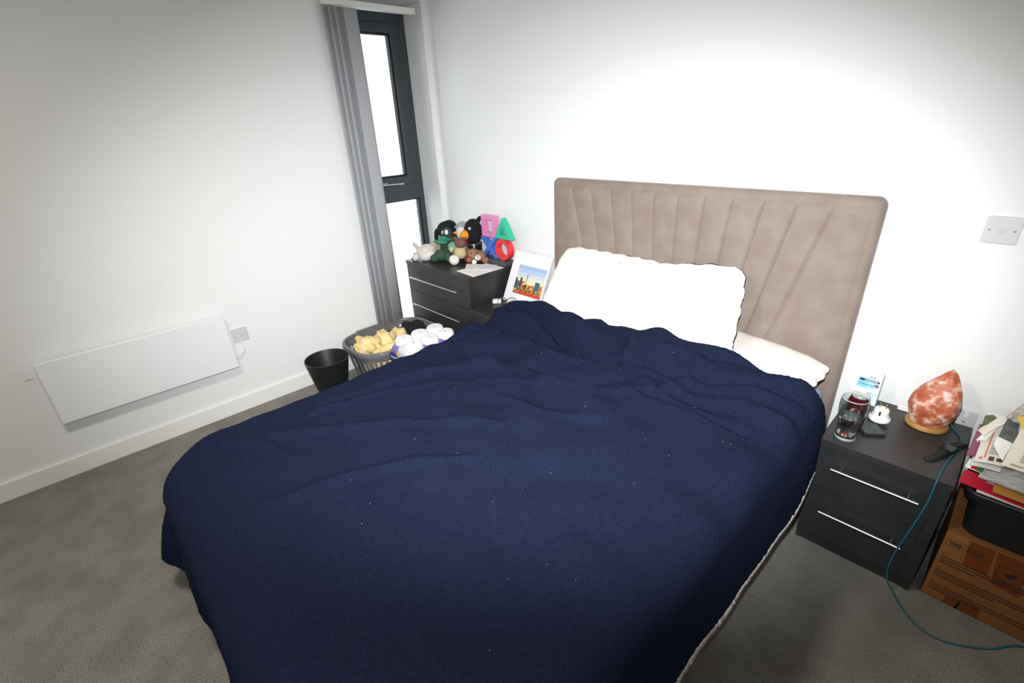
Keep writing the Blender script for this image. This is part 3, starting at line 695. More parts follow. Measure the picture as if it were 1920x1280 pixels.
def spline(pts, n=6):
    P = [Vector(p) for p in pts]; out = []
    for i in range(len(P)-1):
        p0, p1, p2, p3 = P[max(i-1, 0)], P[i], P[i+1], P[min(i+2, len(P)-1)]
        for k in range(n):
            t = k/n; out.append(0.5*((2*p1)+(p2-p0)*t+(2*p0-5*p1+4*p2-p3)*t*t+(3*p1-p0-3*p2+p3)*t**3))
    out.append(P[-1]); return out
tag(G().tube(spline(pts), 0.0028, 8).build('cable', mat('teal_cable', '1c6070', 0.45), smooth=True), 'thin teal cable running from the socket over the cabinet onto the carpet', 'cable')

# ------------------------------------------------------------------ cardboard box, crate and the pile of post
M_card = mat('brown_cardboard', '8c5a2d', 0.75, vary=(3, '7e4f27'))
M_tape = mat('parcel_tape', '743b1a', 0.22)
def cardboard():
    x0, x1, y0, y1, H = 3.183, 3.63, -0.4004, -0.03, 0.293
    t = thing('cardboard_box', 'brown printed cardboard box on the carpet under the black crate', 'box', ((x0+x1)/2, -0.21, 0))
    G().box(x0, x1, y0, y1, 0.0, H-0.004).build('box_body', M_card, t, bevel=0.003)
    G().box(x0, x1, y0, (y0+y1)/2-0.001, H-0.004, H).build('flap', M_card, t, bevel=0.001); G().box(x0, x1, (y0+y1)/2+0.001, y1, H-0.004, H).build('flap', M_card, t, bevel=0.001)
    u, v = Vector((1, 0, 0)), Vector((0, 0, 1)); o = Vector((x0, y0, 0))
    def tape(pts):
        g = G(); g.prism(pts, lambda a, b, d: (x0+a, y0-d, b), 0.0002, 0.0007); g.build('tape', M_tape, t)
    tape([(0.058, 0.290), (0.118, 0.290), (0.124, 0.188), (0.066, 0.186)]); tape([(0.122, 0.290), (0.192, 0.290), (0.206, 0.155), (0.140, 0.165)])
    tape([(0.090, 0.001), (0.150, 0.001), (0.146, 0.050), (0.098, 0.052)]); tape([(0.060, 0.004), (0.098, 0.001), (0.098, 0.035), (0.062, 0.04)])
    text('lettering', 'WSI : 21221', 0.022, o+u*0.016+v*0.243, u, v, M_darkink, t, lift=0.001, width=0.082, bold=0.0007)
    g = G(); cx, cz = 0.057, 0.250; g.ring([(cx+a, cz+b) for a, b in rrect(0.098, 0.030, 0.006)], [(cx+a, cz+b) for a, b in rrect(0.0965, 0.0285, 0.0055)], lambda a, b, d: (x0+a, y0-d, b), 0.0005, 0.0009); g.build('print_frame', M_darkink, t)
    g = rows(o, u, v, [], 0.0010)
    for blk in range(3):
        for k in range(4):
            y = 0.196-blk*0.062-k*0.0115
            if k == 0: sp = [(0.012, y+0.002, 0.007, 0.003)]
            else: sp = words(0.012, 0.262 if k < 3 else random.uniform(0.09, 0.2), y, 0.0042, 0.0013, 0.003, 0.012)
            q = rows(o, u, v, sp, 0.0010); g.add(q.v, q.f)
    g.build('printed_text', M_darkink, t)['kind'] = 'stuff'
    g = G(); g.ring([(0.138, 0.178), (0.262, 0.178), (0.262, 0.245), (0.138, 0.245)], [(0.1395, 0.1795), (0.2605, 0.1795), (0.2605, 0.2435), (0.1395, 0.2435)], lambda a, b, d: (x0+a, y0-d, b), 0.0008, 0.0011); g.build('print_frame', M_darkink, t)
    text('lettering', 'CHICKEN', 0.020, o+u*0.146+v*0.184, u, v, M_darkink, t, lift=0.0012, width=0.088)
    bird = [(0.150, 0.222), (0.166, 0.226), (0.174, 0.232), (0.184, 0.233), (0.180, 0.226), (0.178, 0.216), (0.170, 0.211), (0.162, 0.214)]
    G().prism(bird, lambda a, b, d: (x0+a, y0-d, b), 0.0008, 0.0012).build('bird_mark', M_darkink, t)
    text('lettering', 'De', 0.030, o+u*0.196+v*0.213, u, v, M_darkink, t, lift=0.0012, bold=0.0006)
cardboard()
def crate():
    x0, x1, y0, y1, zb, zt = 3.166, 3.62, -0.425, -0.035, 0.2935, 0.472
    t = thing('black_crate', 'black plastic crate full of post on top of the cardboard box', 'crate', ((x0+x1)/2, (y0+y1)/2, zb))
    cx, cy = (x0+x1)/2, (y0+y1)/2; n = 5
    def loop(ins, z): return [(cx+a, cy+b, z) for a, b in rrect(x1-x0-2*ins, y1-y0-2*ins, 0.05-min(ins, 0.03)*0.3, n)]
    Ls = [loop(0.050, zb), loop(0.045, zb+0.004), loop(0.030, zt-0.030), loop(0.012, zt-0.029), loop(0.008, zt-0.004), loop(0.010, zt), loop(0.016, zt), loop(0.020, zt-0.004), loop(0.034, zt-0.03), loop(0.050, zb+0.008)]
    m = len(Ls[0]); g = G(); fs = []
    for i in range(len(Ls)-1):
        for k in range(m): a, b = i*m+k, i*m+(k+1) % m; fs.append((a, b, b+m, a+m))
    fs.append(tuple(range(m-1, -1, -1))); fs.append(tuple((len(Ls)-1)*m+k for k in range(m)))
    g.add([p for l in Ls for p in l], fs); g.build('crate_body', M_blackpl, t, smooth='auto', angle=35)
crate()
def sheet(name, label, cat, cs, m, thick=0.002, bend=0.006, n=6, group='post piled in the black crate', marks=None, crumple=0.0, seed=1):
    """paper from four corner points (front-left, front-right, back-right, back-left)"""
    A, B, D, E = [Vector(c) for c in cs]; rnd = random.Random(seed); P = []
    nn = ((B-A).cross(E-A)).normalized()
    if nn.z < 0: nn = -nn
    for i in range(n+1):
        row = []
        for j in range(n+1):
            u, v = i/n, j/n
            p = (A*(1-u)+B*u)*(1-v)+(E*(1-u)+D*u)*v
            p = p+nn*(bend*math.sin(math.pi*u)*(1-0.3*v)+crumple*rnd.uniform(-1, 1))
            row.append(p)
        P.append(row)
    c = sum((Vector(c) for c in cs), Vector())/4
    t = thing(name, label, cat, c, group=group)
    g = G(); g.grid(P); g2 = G(); vs = [p-nn*thick for row in P for p in row]
    q = G(); q.grid(P); nb = len(q.v); q.add(vs, [f[::-1] for f in q.f])
    edge = [i*(n+1) for i in range(n+1)]+[n*(n+1)+j for j in range(1, n+1)]+[i*(n+1)+n for i in range(n-1, -1, -1)]+[j for j in range(n-1, 0, -1)]
    for k in range(len(edge)):
        a, b = edge[k], edge[(k+1) % len(edge)]; q.f.append((a, b, nb+b, nb+a)); q.m.append(0)
    q.build('paper_leaf' if cat != 'bag' else 'wrapping', m, t, smooth='auto' if not crumple else False)
    def at(u, v, lift=0.0012): # point on the sheet
        i, j = min(int(u*n), n-1), min(int(v*n), n-1); fu, fv = u*n-i, v*n-j
        return (P[i][j]*(1-fu)+P[i+1][j]*fu)*(1-fv)+(P[i][j+1]*(1-fu)+P[i+1][j+1]*fu)*fv+nn*lift
    if marks:
        for nm, mm, rects in marks:
            g = G()
            for u0, v0, u1, v1 in rects: g.add([at(u0, v0), at(u1, v0), at(u1, v1), at(u0, v1)], [(0, 1, 2, 3)])
            g.build(nm, mm, t)
    return t
def lines(u0, u1, v0, v1, k, frac=0.45, seed=2):
    rnd = random.Random(seed); out = []
    for i in range(k):
        v = v0+(v1-v0)*i/k; u = u0
        while u < u1-0.03:
            w_ = rnd.uniform(0.06, 0.16); e = min(u+w_, u1); out.append((u, v, e, v+(v1-v0)/k*frac)); u = e+0.02
    return out
# body of the pile: bundles that carry the visible items
def bundle(label, x0, x1, y0, y1, z0, z1, m, seed, tilt=0.0):
    rnd = random.Random(seed); t = thing('paper_bundle', label, 'papers', ((x0+x1)/2, (y0+y1)/2, z0), group='paper bundles in the black crate')
    k = max(2, int((z1-z0)/0.012))
    for i in range(k):
        za, zb = z0+(z1-z0)*i/k, z0+(z1-z0)*(i+1)/k-0.001; e = lambda: rnd.uniform(-0.006, 0.006)
        G().box(x0+e(), x1+e(), y0+e(), y1+e(), za, zb).build('paper_layer', m[rnd.randrange(len(m))], t, bevel=0.001)
    return t
Mp = [M_paper, mat('grey_paper', 'b9b7b2', 0.8), mat('cream_paper', 'ddd6c4', 0.8), mat('news_paper', 'a9a7a3', 0.85)]
bundle('thick bundle of white post filling the black crate', 3.245, 3.54, -0.355, -0.11, 0.304, 0.465, Mp, 1)
bundle('bundle of grey and cream papers under the newspapers', 3.215, 3.56, -0.345, -0.07, 0.4825, 0.53, Mp, 2)
bundle('upper bundle of papers at the back of the crate', 3.175, 3.50, -0.295, -0.055, 0.5315, 0.585, Mp, 3)
bundle('top bundle of papers leaning by the wall', 3.225, 3.48, -0.215, -0.04, 0.5865, 0.625, Mp, 4)
R_ = mat('red_card', 'c01f36', 0.45); GRN = mat('leaf_green', '2f6b3c', 0.6); ORG = mat('print_orange', 'd8794f', 0.6); PUR = mat('magazine_plum', '8c4a66', 0.45)
sheet('paper_sheet', 'white sheet sticking out below the red folder', 'paper', [(3.205, -0.402, 0.4735), (3.45, -0.412, 0.4735), (3.45, -0.20, 0.476), (3.205, -0.20, 0.476)], M_paper, 0.0015, 0.0)
sheet('card_folder', 'red card folder along the front of the crate', 'folder', [(3.159, -0.390, 0.481), (3.46, -0.425, 0.481), (3.46, -0.33, 0.487), (3.166, -0.318, 0.487)], R_, 0.004, 0.001)
sheet('envelope', 'brown envelope in the middle of the pile of post', 'envelope', [(3.236, -0.412, 0.500), (3.42, -0.425, 0.495), (3.42, -0.30, 0.512), (3.232, -0.30, 0.514)], mat('manila', 'b5813f', 0.6), 0.003, 0.002)
sheet('plastic_mailer', 'crinkled silver-grey plastic mailing bag across the pile of post', 'bag', [(3.196, -0.388, 0.520), (3.42, -0.405, 0.516), (3.42, -0.30, 0.545), (3.206, -0.305, 0.545)], mat('silver_film', 'c4c5c6', 0.2, 0.3), 0.006, 0.003, n=10, crumple=0.0025)
sheet('leaflet', 'small leaflet with red and green corner poking from the pile', 'leaflet', [(3.161, -0.368, 0.524), (3.203, -0.385, 0.530), (3.206, -0.34, 0.543), (3.165, -0.334, 0.540)], M_paper, 0.0015, 0.001,
      marks=[('red_print', R_, [(0.3, 0.05, 0.62, 0.6)]), ('green_print', GRN, [(0.62, 0.02, 0.98, 0.5)])])
sheet('letter', 'folded white letter under the newspaper at the left of the pile', 'letter', [(3.168, -0.386, 0.548), (3.236, -0.363, 0.545), (3.236, -0.30, 0.557), (3.170, -0.32, 0.560)], M_paper, 0.004, 0.003)
sheet('magazine', 'plum coloured magazine curling out on the left of the pile', 'magazine', [(3.153, -0.366, 0.563), (3.185, -0.358, 0.566), (3.196, -0.19, 0.600), (3.160, -0.195, 0.597)], PUR, 0.004, 0.007,
      marks=[('white_print', M_white, [(0.3, 0.40, 0.4, 0.46), (0.5, 0.40, 0.6, 0.46), (0.7, 0.40, 0.8, 0.46)])])
sheet('newspaper', 'newspaper page with an orange stripe and small photos on the pile', 'newspaper', [(3.172, -0.398, 0.570), (3.238, -0.378, 0.573), (3.242, -0.19, 0.648), (3.176, -0.225, 0.636)], mat('newsprint', 'e4ddd2', 0.8), 0.003, 0.004,
      marks=[('orange_stripe', ORG, [(0.26, 0.10, 0.31, 0.95)]), ('photo_print', mat('photo_brown', '5c3b30', 0.6), [(0.42, 0.05, 0.60, 0.14), (0.68, 0.06, 0.90, 0.13)]), ('orange_mark', ORG, [(0.12, 0.06, 0.22, 0.11)]), ('grey_print', M_ink, lines(0.38, 0.95, 0.2, 0.5, 8))])
sheet('newspaper', 'dark grey photo page lying over the striped newspaper', 'newspaper', [(3.203, -0.322, 0.618), (3.246, -0.310, 0.622), (3.240, -0.215, 0.660), (3.212, -0.222, 0.657)], mat('photo_grey', '6b6c6a', 0.7, vary=(40, '55595a')), 0.002, 0.002)
sheet('torn_paper', 'torn white paper scrap in the middle of the newspapers', 'paper', [(3.199, -0.352, 0.620), (3.226, -0.401, 0.604), (3.237, -0.333, 0.633), (3.202, -0.329, 0.640)], M_paper, 0.0015, 0.003, crumple=0.001)
sheet('letter', 'large cream printed letter at the right edge of the pile', 'letter', [(3.228, -0.402, 0.590), (3.42, -0.415, 0.592), (3.42, -0.25, 0.700), (3.243, -0.295, 0.672)], mat('cream_letter', 'e2dac8', 0.75), 0.003, 0.003, n=8,
      marks=[('printed_text', M_ink, lines(0.16, 0.9, 0.18, 0.85, 15, 0.4)), ('footer_bar', mat('print_tan', 'a89f8c', 0.7), [(0.08, 0.05, 0.9, 0.10)])])
sheet('leaflet', 'picture leaflet with green leaves at the back of the pile', 'leaflet', [(3.163, -0.262, 0.617), (3.203, -0.222, 0.640), (3.181, -0.205, 0.648), (3.163, -0.215, 0.642)], mat('leaf_photo', '3d6a3f', 0.6, vary=(60, '7a5f52')), 0.002, 0.002)
sheet('torn_paper', 'torn cream paper strip beside the leaf leaflet', 'paper', [(3.157, -0.294, 0.622), (3.172, -0.322, 0.626), (3.208, -0.262, 0.656), (3.190, -0.238, 0.656)], mat('cream_paper2', 'e6dccf', 0.8), 0.0015, 0.002, crumple=0.0015)
sheet('torn_paper', 'torn white paper scrap above the plum magazine', 'paper', [(3.161, -0.330, 0.606), (3.183, -0.325, 0.610), (3.200, -0.266, 0.646), (3.178, -0.292, 0.640)], M_paper, 0.0015, 0.002, crumple=0.0015)
sheet('paper_bag', 'crumpled beige paper bag on the very top of the pile', 'bag', [(3.206, -0.246, 0.672), (3.235, -0.255, 0.665), (3.29, -0.23, 0.690), (3.245, -0.150, 0.715)], mat('beige_paper', 'b8ae9d', 0.7), 0.006, 0.006, n=8, crumple=0.005, seed=5)
sheet('sticky_note', 'small yellow paper flag near the top of the pile', 'paper', [(3.228, -0.250, 0.684), (3.244, -0.240, 0.686), (3.252, -0.300, 0.674), (3.246, -0.301, 0.672)], mat('yellow_paper', 'e2bf55', 0.7), 0.001, 0.001)

# ------------------------------------------------------------------ left of the bed: bin, laundry basket, toilet rolls
def bin_():
    c = Vector((0.268, -1.234, 0)); H = 0.275; t = thing('waste_bin', 'round black waste bin between the wall and the bed', 'bin', c)
    G().lathe([(0.0001, 0.0), (0.080, 0.0), (0.082, 0.004), (0.130, H-0.006), (0.134, H-0.004), (0.134, H), (0.129, H), (0.126, H-0.006), (0.079, 0.008), (0.0001, 0.008)], c, 48).build('bin_shell', M_blackpl, t, smooth='auto')
    g = G()
    for k in range(36):
        a = 2*math.pi*k/36; g.tube([c+Vector((0.0845*math.cos(a), 0.0845*math.sin(a), 0.02)), c+Vector((0.1285*math.cos(a), 0.1285*math.sin(a), H-0.02))], 0.0016, 5)
    g.build('moulded_rib', M_blackpl, t)
bin_()
def basket():
    c = Vector((0.262, -0.758, 0)); a, b, H = 0.235, 0.315, 0.272
    t = thing('laundry_basket', 'grey plastic laundry basket with slotted sides and yellow cloths inside', 'basket', c)
    def pt(th, k, z, e=3.2):
        ct, st = math.cos(th), math.sin(th)
        return c+Vector((a*k*abs(ct)**(2/e)*(1 if ct >= 0 else -1), b*k*abs(st)**(2/e)*(1 if st >= 0 else -1), z))
    N = 72; ths = [2*math.pi*i/N for i in range(N)]
    def band(prof, name):
        P = [[pt(th, k, z) for k, z in prof] for th in ths]; P.append(P[0]); g = G(); g.grid(P); return g.build(name, M_greypl, t, smooth='auto', angle=50)
    band([(0.955, H-0.012), (0.962, H), (0.985, H+0.004), (1.02, H-0.002), (1.03, H-0.022), (1.018, H-0.034), (1.008, H-0.034), (0.985, H-0.020), (0.955, H-0.012)], 'rim')
    band([(0.955, H-0.015), (0.975, H-0.015), (0.955, H-0.06), (0.935, H-0.06), (0.955, H-0.015)], 'upper_band')
    band([(0.80, 0.0), (0.83, 0.0), (0.85, 0.05), (0.83, 0.05), (0.80, 0.0)], 'lower_band')
    P = [[pt(th, k, 0.004) for k in (0.002, 0.4, 0.81)] for th in ths]; P.append(P[0]); g = G(); g.grid(P); g.build('basket_floor', M_greypl, t)
    for i in range(36):
        th = 2*math.pi*(i+0.5)/36; dt = 0.038 if i % 6 else 0.075
        g = G(); g.add([pt(th-dt, 0.835, 0.045), pt(th+dt, 0.835, 0.045), pt(th+dt, 0.945, H-0.055), pt(th-dt, 0.945, H-0.055), pt(th-dt, 0.85, 0.045), pt(th+dt, 0.85, 0.045), pt(th+dt, 0.96, H-0.055), pt(th-dt, 0.96, H-0.055)],
                       [(0, 1, 2, 3), (4, 7, 6, 5), (0, 4, 5, 1), (1, 5, 6, 2), (2, 6, 7, 3), (3, 7, 4, 0)])
        g.build('slat', M_greypl, t)
    # grip plates on the long sides
    for th0 in (0.0, math.pi):
        P = [[pt(th0+q, 1.0, z) for z in (H-0.030, H+0.0045)] for q in np.linspace(-0.16, 0.16, 7)]
        g = G(); P2 = [[pt(th0+q, kk, zz) for kk, zz in ((0.95, H-0.03), (0.95, H+0.007), (1.03, H+0.007), (1.035, H-0.03))] for q in np.linspace(-0.3, 0.3, 12)]; g.grid(P2)
        g.build('grip', M_greypl, t, smooth='auto')
basket()
M_cloth = mat('yellow_cloth', 'ecd9a2', 0.85, vary=(8, 'e0c384'))
def crumple(name, label, cat, c, r, m, seed, amp=0.22, flat=False, rot=0.0, group=None):
    rnd = random.Random(seed); ph = [(Vector((rnd.gauss(0, 1), rnd.gauss(0, 1), rnd.gauss(0, 1))).normalized(), rnd.uniform(2, 6), rnd.uniform(0, 6.28)) for _ in range(7)]
    def fn(d): return 1+amp*sum(abs(math.sin(k*d.dot(v)+p))-0.6 for v, k, p in ph)/3.2
    g = G(); g.ball(c, r, 22, 14, rot=Matrix.Rotation(rot, 3, 'Z'), fn=fn); ob = g.build(name, m, smooth=False)
    return tag(ob, label, cat, group)
crumple('cleaning_cloth', 'crumpled yellow cloth at the near end of the laundry basket', 'cloth', (0.235, -0.940, 0.235), (0.095, 0.085, 0.070), M_cloth, 11, 0.5, group='yellow cloths in the basket')
crumple('cleaning_cloth', 'crumpled yellow cloth in the middle of the laundry basket', 'cloth', (0.225, -0.80, 0.225), (0.09, 0.075, 0.072), M_cloth, 12, 0.5, group='yellow cloths in the basket')
crumple('cleaning_cloth', 'flat yellow cloth along the bed side of the laundry basket', 'cloth', (0.355, -0.82, 0.212), (0.07, 0.14, 0.042), M_cloth, 13, 0.35, group='yellow cloths in the basket')
crumple('cleaning_cloth', 'small yellow bundle towards the far end of the laundry basket', 'cloth', (0.205, -0.675, 0.215), (0.065, 0.055, 0.06), M_cloth, 14, 0.45, group='yellow cloths in the basket')
crumple('dark_garment', 'crumpled black garment at the far end of the laundry basket', 'clothing', (0.25, -0.575, 0.245), (0.10, 0.055, 0.06), mat('black_cloth', '121316', 0.9), 15, 0.5, rot=0.6)
crumple('laundry', 'heap of pale laundry at the bottom of the basket', 'clothing', (0.262, -0.758, 0.098), (0.165, 0.235, 0.085), mat('pale_laundry', 'c9b98d', 0.9), 16, 0.12)
bt = thing('bottle', 'small amber bottle with a white cap in the basket', 'bottle', (0.165, -0.625, 0.17))
G().lathe([(0.0001, 0.0), (0.024, 0.0), (0.026, 0.01), (0.026, 0.07), (0.013, 0.088)], bt.location, 18).build('bottle_body', mat('amber_bottle', 'd8b060', 0.3), bt, smooth='auto')
G().lathe([(0.014, 0.088), (0.0145, 0.108), (0.0001, 0.109)], bt.location, 18).build('bottle_cap', M_plastic, bt, smooth='auto')

def rolls():
    c = Vector((0.665, -0.745, 0)); t = thing('toilet_roll_pack', 'purple and white pack of toilet rolls standing beside the basket', 'toilet paper', c)
    PU = mat('purple_film', '6d55a8', 0.25, vary=(6, '7c66b4')); CL = mat('clear_film', 'd5d2dc', 0.15)
    G().box(c.x-0.118, c.x+0.118, c.y-0.20, c.y+0.18, 0.0, 0.355).build('film_wrap', PU, t, bevel=0.045, seg=5, smooth='auto')
    G().box(c.x-0.035, c.x+0.1195, c.y-0.203, c.y-0.06, 0.12, 0.372).build('clear_window', CL, t, bevel=0.045, seg=5, smooth='auto')
    rr = 0.0555
    for i in range(2):
        for j in range(3):
            p = Vector((c.x-0.0565+0.113*i, c.y-0.118+0.118*j, 0.290)); hz = 0.100
            r = G().lathe([(rr-0.004, 0.0), (rr, 0.006), (rr, hz-0.012), (rr-0.008, hz-0.002), (0.022, hz), (0.020, hz-0.003), (0.0001, hz-0.004)], p, 26).build('toilet_roll', M_white, t, smooth='auto')
            g = G()
            for k in range(4): g.box(p.x-0.017+k*0.009, p.x-0.011+k*0.009, p.y-0.004, p.y+0.004, p.z+hz-0.0005, p.z+hz+0.0008)
            gg = g.build('embossed_mark', mat('pale_emboss', 'b9b8bc', 0.8), r); gg['kind'] = 'stuff'
    # brand oval on the end facing the room
    o = Vector((c.x-0.062, c.y-0.2003, 0.275)); g = G()
    g.prism([(0.055*math.cos(k*math.pi/12), 0.034*math.sin(k*math.pi/12)) for k in range(24)], lambda a, b, d: (o.x+a, o.y-d, o.z+b), 0.0002, 0.0012); g.build('logo_oval', mat('logo_navy', '27327e', 0.3), t)
    text('lettering', 'Velvet', 0.034, o+Vector((-0.046, -0.0012, -0.011)), (1, 0, 0.12), (-0.12, 0, 1), M_white, t, shear=0.35, lift=0.0006, width=0.09)
    g = G(); g.prism([(0.016*math.cos(k*math.pi/8), 0.022*math.sin(k*math.pi/8)) for k in range(16)], lambda a, b, d: (c.x-0.005+a, c.y-0.2035-d, 0.318+b), 0.0002, 0.001); g.build('gold_mark', mat('logo_gold', 'd3b765', 0.4), t)
rolls()

# ------------------------------------------------------------------ on the left-hand bedside cabinet
def small_left():
    t = thing('earbud_case', 'small white rounded earbud case on the left bedside cabinet', 'case', (0.815, -0.255, BH))
    G().obox((0.815, -0.255, BH+0.013), (0.7, 0.7, 0), (-0.7, 0.7, 0), (0, 0, 1), 0.03, 0.022, 0.013).build('case_body', M_white, t, bevel=0.010, seg=4, smooth='auto')
    G().obox((0.815, -0.255, BH+0.0185), (0.7, 0.7, 0), (-0.7, 0.7, 0), (0, 0, 1), 0.0302, 0.0222, 0.0004).build('lid_seam', M_ink, t, bevel=0.008, seg=3)
    gl = thing('spectacles', 'folded spectacles lying beside the white earbud case', 'glasses', (0.872, -0.215, BH))
    for k, dx in enumerate((-0.03, 0.03)):
        cc = Vector((0.872+dx*0.75, -0.215+dx*0.66, BH+0.02))
        def f(a, b, d, cc=cc): return (cc.x+0.75*a-0.66*d, cc.y+0.66*a+0.75*d, cc.z+b)
        fr = G().ring(rrect(0.054, 0.038, 0.014), rrect(0.047, 0.031, 0.011), f, -0.002, 0.002).build('lens_rim', mat('tortoise', '5a3a2c', 0.25, vary=(60, '8a8d92')), gl)
        G().tube([f(dx*0.9, 0.012, 0.0), f(dx*0.9, 0.005, -0.06), f(dx*0.5, -0.012, -0.12)], 0.0022, 6).build('temple', mat('tortoise', '5a3a2c'), gl)
    G().tube([(0.866, -0.221, BH+0.024), (0.872, -0.2145, BH+0.027), (0.878, -0.209, BH+0.024)], 0.002, 6).build('bridge', mat('tortoise', '5a3a2c'), gl)
    j = thing('cream_jar', 'little white lidded jar in front of the leaning print', 'jar', (0.935, -0.240, BH))
    G().lathe([(0.0001, 0.0), (0.022, 0.0), (0.024, 0.004), (0.024, 0.022), (0.0001, 0.022)], j.location, 22).build('jar_body', M_plastic, j, smooth='auto')
    G().lathe([(0.0255, 0.0222), (0.0255, 0.036), (0.023, 0.038), (0.0001, 0.038)], j.location, 22).build('jar_lid', M_white, j, smooth='auto')
    e = thing('note_card', 'beige card lying beside the little jar', 'card', (1.03, -0.262, BH))
    G().obox((1.03, -0.262, BH+0.004), (0.8, 0.6, 0), (-0.6, 0.8, 0), (0, 0, 1), 0.06, 0.045, 0.004).build('card_stock', mat('beige_card', 'd8c9bb', 0.8), e, bevel=0.001)
    G().obox((1.03, -0.262, BH+0.0085), (0.8, 0.6, 0), (-0.6, 0.8, 0), (0, 0, 1), 0.045, 0.032, 0.0004).build('card_panel', mat('beige_card2', 'cdb9ab', 0.8), e)
small_left()
def print_():
    # mounted print leaning back on the wall
    yb, yt, zb, zt = -0.190, -0.045, BH+0.004, 0.800; x0, x1 = 0.800, 1.125
    v = Vector((0, yt-yb, zt-zb)).normalized(); u = Vector((1, 0, 0)); n = u.cross(v); o = Vector((x0, yb, zb))
    t = thing('framed_print', 'white mounted print of a city skyline leaning on the wall by the headboard', 'picture', ((x0+x1)/2, yb, BH))
    W_, H_ = x1-x0, (Vector((0, yt, zt))-Vector((0, yb, zb))).length
    def q(a, b, d): return tuple(o+u*a+v*b+n*d)
    G().prism([(0, 0), (W_, 0), (W_, H_), (0, H_)], q, -0.022, 0.0).build('white_mount', mat('mount_white', 'eceaf0', 0.5), t, bevel=0.002)
    px0, px1, py0, py1 = 0.070, 0.315, 0.065, 0.255
    def rect(name, a, b, c_, d, m, lift): G().prism([(a, b), (c_, b), (c_, d), (a, d)], q, lift-0.0003, lift).build(name, m, t)
    sk = ['9db4d6', 'aebfd8', 'c3cdd6', 'd9d8c4', 'e6ddb6']
    for k in range(5):
        h0 = py1-(py1-0.135)*(k+1)/5; h1 = py1-(py1-0.135)*k/5; rect('sky_print', px0, h0, px1, h1, mat('print_sky_%d' % k, sk[k], 0.6), 0.0006)
    rnd = random.Random(21); cols = ['2e3440', '3d6272', 'd9b13e', 'c24a35', 'e0952f', '516b6c', '8a5a2e', 'c8c4a0', '27303c', 'd86a45']
    rect('ground_print', px0, py0, px1, 0.135, mat('print_ground', 'b98f3a', 0.6, vary=(40, '7c4a2e')), 0.0006)
    x = px0
    while x < px1-0.012:
        w_ = min(rnd.uniform(0.014, 0.03), px1-x); top = 0.135+rnd.uniform(-0.02, 0.055)*(1 if x < 0.24 else 0.6)
        rect('building_print', x, 0.10, x+w_-0.001, top, mat('print_b%d' % (int(x*1000) % 5), cols[int(x*1000) % 5], 0.6), 0.0010); x += w_
    for k in range(70):
        a = rnd.uniform(px0, px1-0.02); b = rnd.uniform(py0, 0.135); ci = rnd.randrange(10)
        rect('block_print', a, b, a+rnd.uniform(0.006, 0.02), b+rnd.uniform(0.004, 0.012), mat('print_c%d' % ci, cols[ci], 0.6), 0.0013)
    rect('red_print', px0+0.05, py0, px1, py0+0.02, mat('print_red', 'c8452f', 0.6), 0.0016)
    rect('crane_print', 0.165, 0.11, 0.169, 0.205, mat('print_c8', '27303c'), 0.0017)
    rect('tower_print', 0.245, 0.11, 0.285, 0.165, mat('print_c1', '3d6272'), 0.0015)
print_()

# ------------------------------------------------------------------ on the chest of drawers
Zc = CH
FUR = lambda n, c, c2=None: mat('plush_'+n, c, 0.95, bump=(220, 0.7, 0.004), sheen=0.25, vary=(30, c2) if c2 else None)
RD = Vector((0.675, 0.738, 0))       # sideways along the row of toys
FD = Vector((0.738, -0.675, 0))      # towards the room
UP = Vector((0, 0, 1))
BAS = Matrix(((RD.x, FD.x, 0), (RD.y, FD.y, 0), (RD.z, FD.z, 1)))
def at3(c, a, f, h): return Vector(c)+RD*a+FD*f+UP*h
def bl_(name, m, t, c, a, f, h, r, tilt=0.0, fn=None, n=18):
    R = BAS @ Matrix.Rotation(tilt, 3, 'Y'); g = G(); g.ball(at3(c, a, f, h), r, n, 12, rot=R, fn=fn); return g.build(name, m, t, smooth=True)
def toy(name, label, c): return thing(name, label, 'soft toy', c, group='soft toys on the chest')

# cream lying animal
c = (0.140, -0.335, Zc); t = toy('plush_dolphin', 'cream plush sea animal lying at the front left of the chest', c); F_ = FUR('cream', 'd9d3c8', 'cbc5b9')
bl_('body', F_, t, c, 0.01, 0, 0.062, (0.078, 0.06, 0.052), -0.25); bl_('belly', FUR('white', 'ddd9d8'), t, c, 0.022, 0.022, 0.040, (0.062, 0.045, 0.039), -0.35)
bl_('snout', FUR('white', 'ddd9d8'), t, c, -0.062, 0.01, 0.030, (0.036, 0.03, 0.026), -0.9); bl_('nose', mat('toy_black', '141414', 0.4), t, c, -0.086, 0.012, 0.016, (0.012, 0.014, 0.016))
bl_('fin', FUR('pinkish', 'c9b7ae'), t, c, -0.058, 0.0, 0.105, (0.016, 0.010, 0.034), -0.6); bl_('flipper', F_, t, c, 0.07, 0.03, 0.02, (0.03, 0.03, 0.018), 0.3)
bl_('eye', mat('toy_black', '141414', 0.4), t, c, -0.07, 0.030, 0.058, 0.005)
# tan block with a lime note on it
t = thing('wooden_block', 'light tan wooden block behind the cream toy', 'block', (0.140, -0.215, Zc))
g = G(); g.obox((0.140, -0.215, Zc+0.056), (0.97, -0.2, 0), (0.2, 0.97, 0), UP, 0.038, 0.03, 0.056); g.build('block_body', mat('tan_wood', 'b3977d', 0.6, vary=(12, 'a88a6e')), t, bevel=0.003)
tag(G().obox((0.116, -0.205, Zc+0.127), (0.97, -0.2, 0), (0.2, 0.97, 0), UP, 0.012, 0.012, 0.015).build('note_block', mat('lime', 'b7dd4a', 0.6), bevel=0.002), 'tiny lime green block on the tan wooden block', 'block')
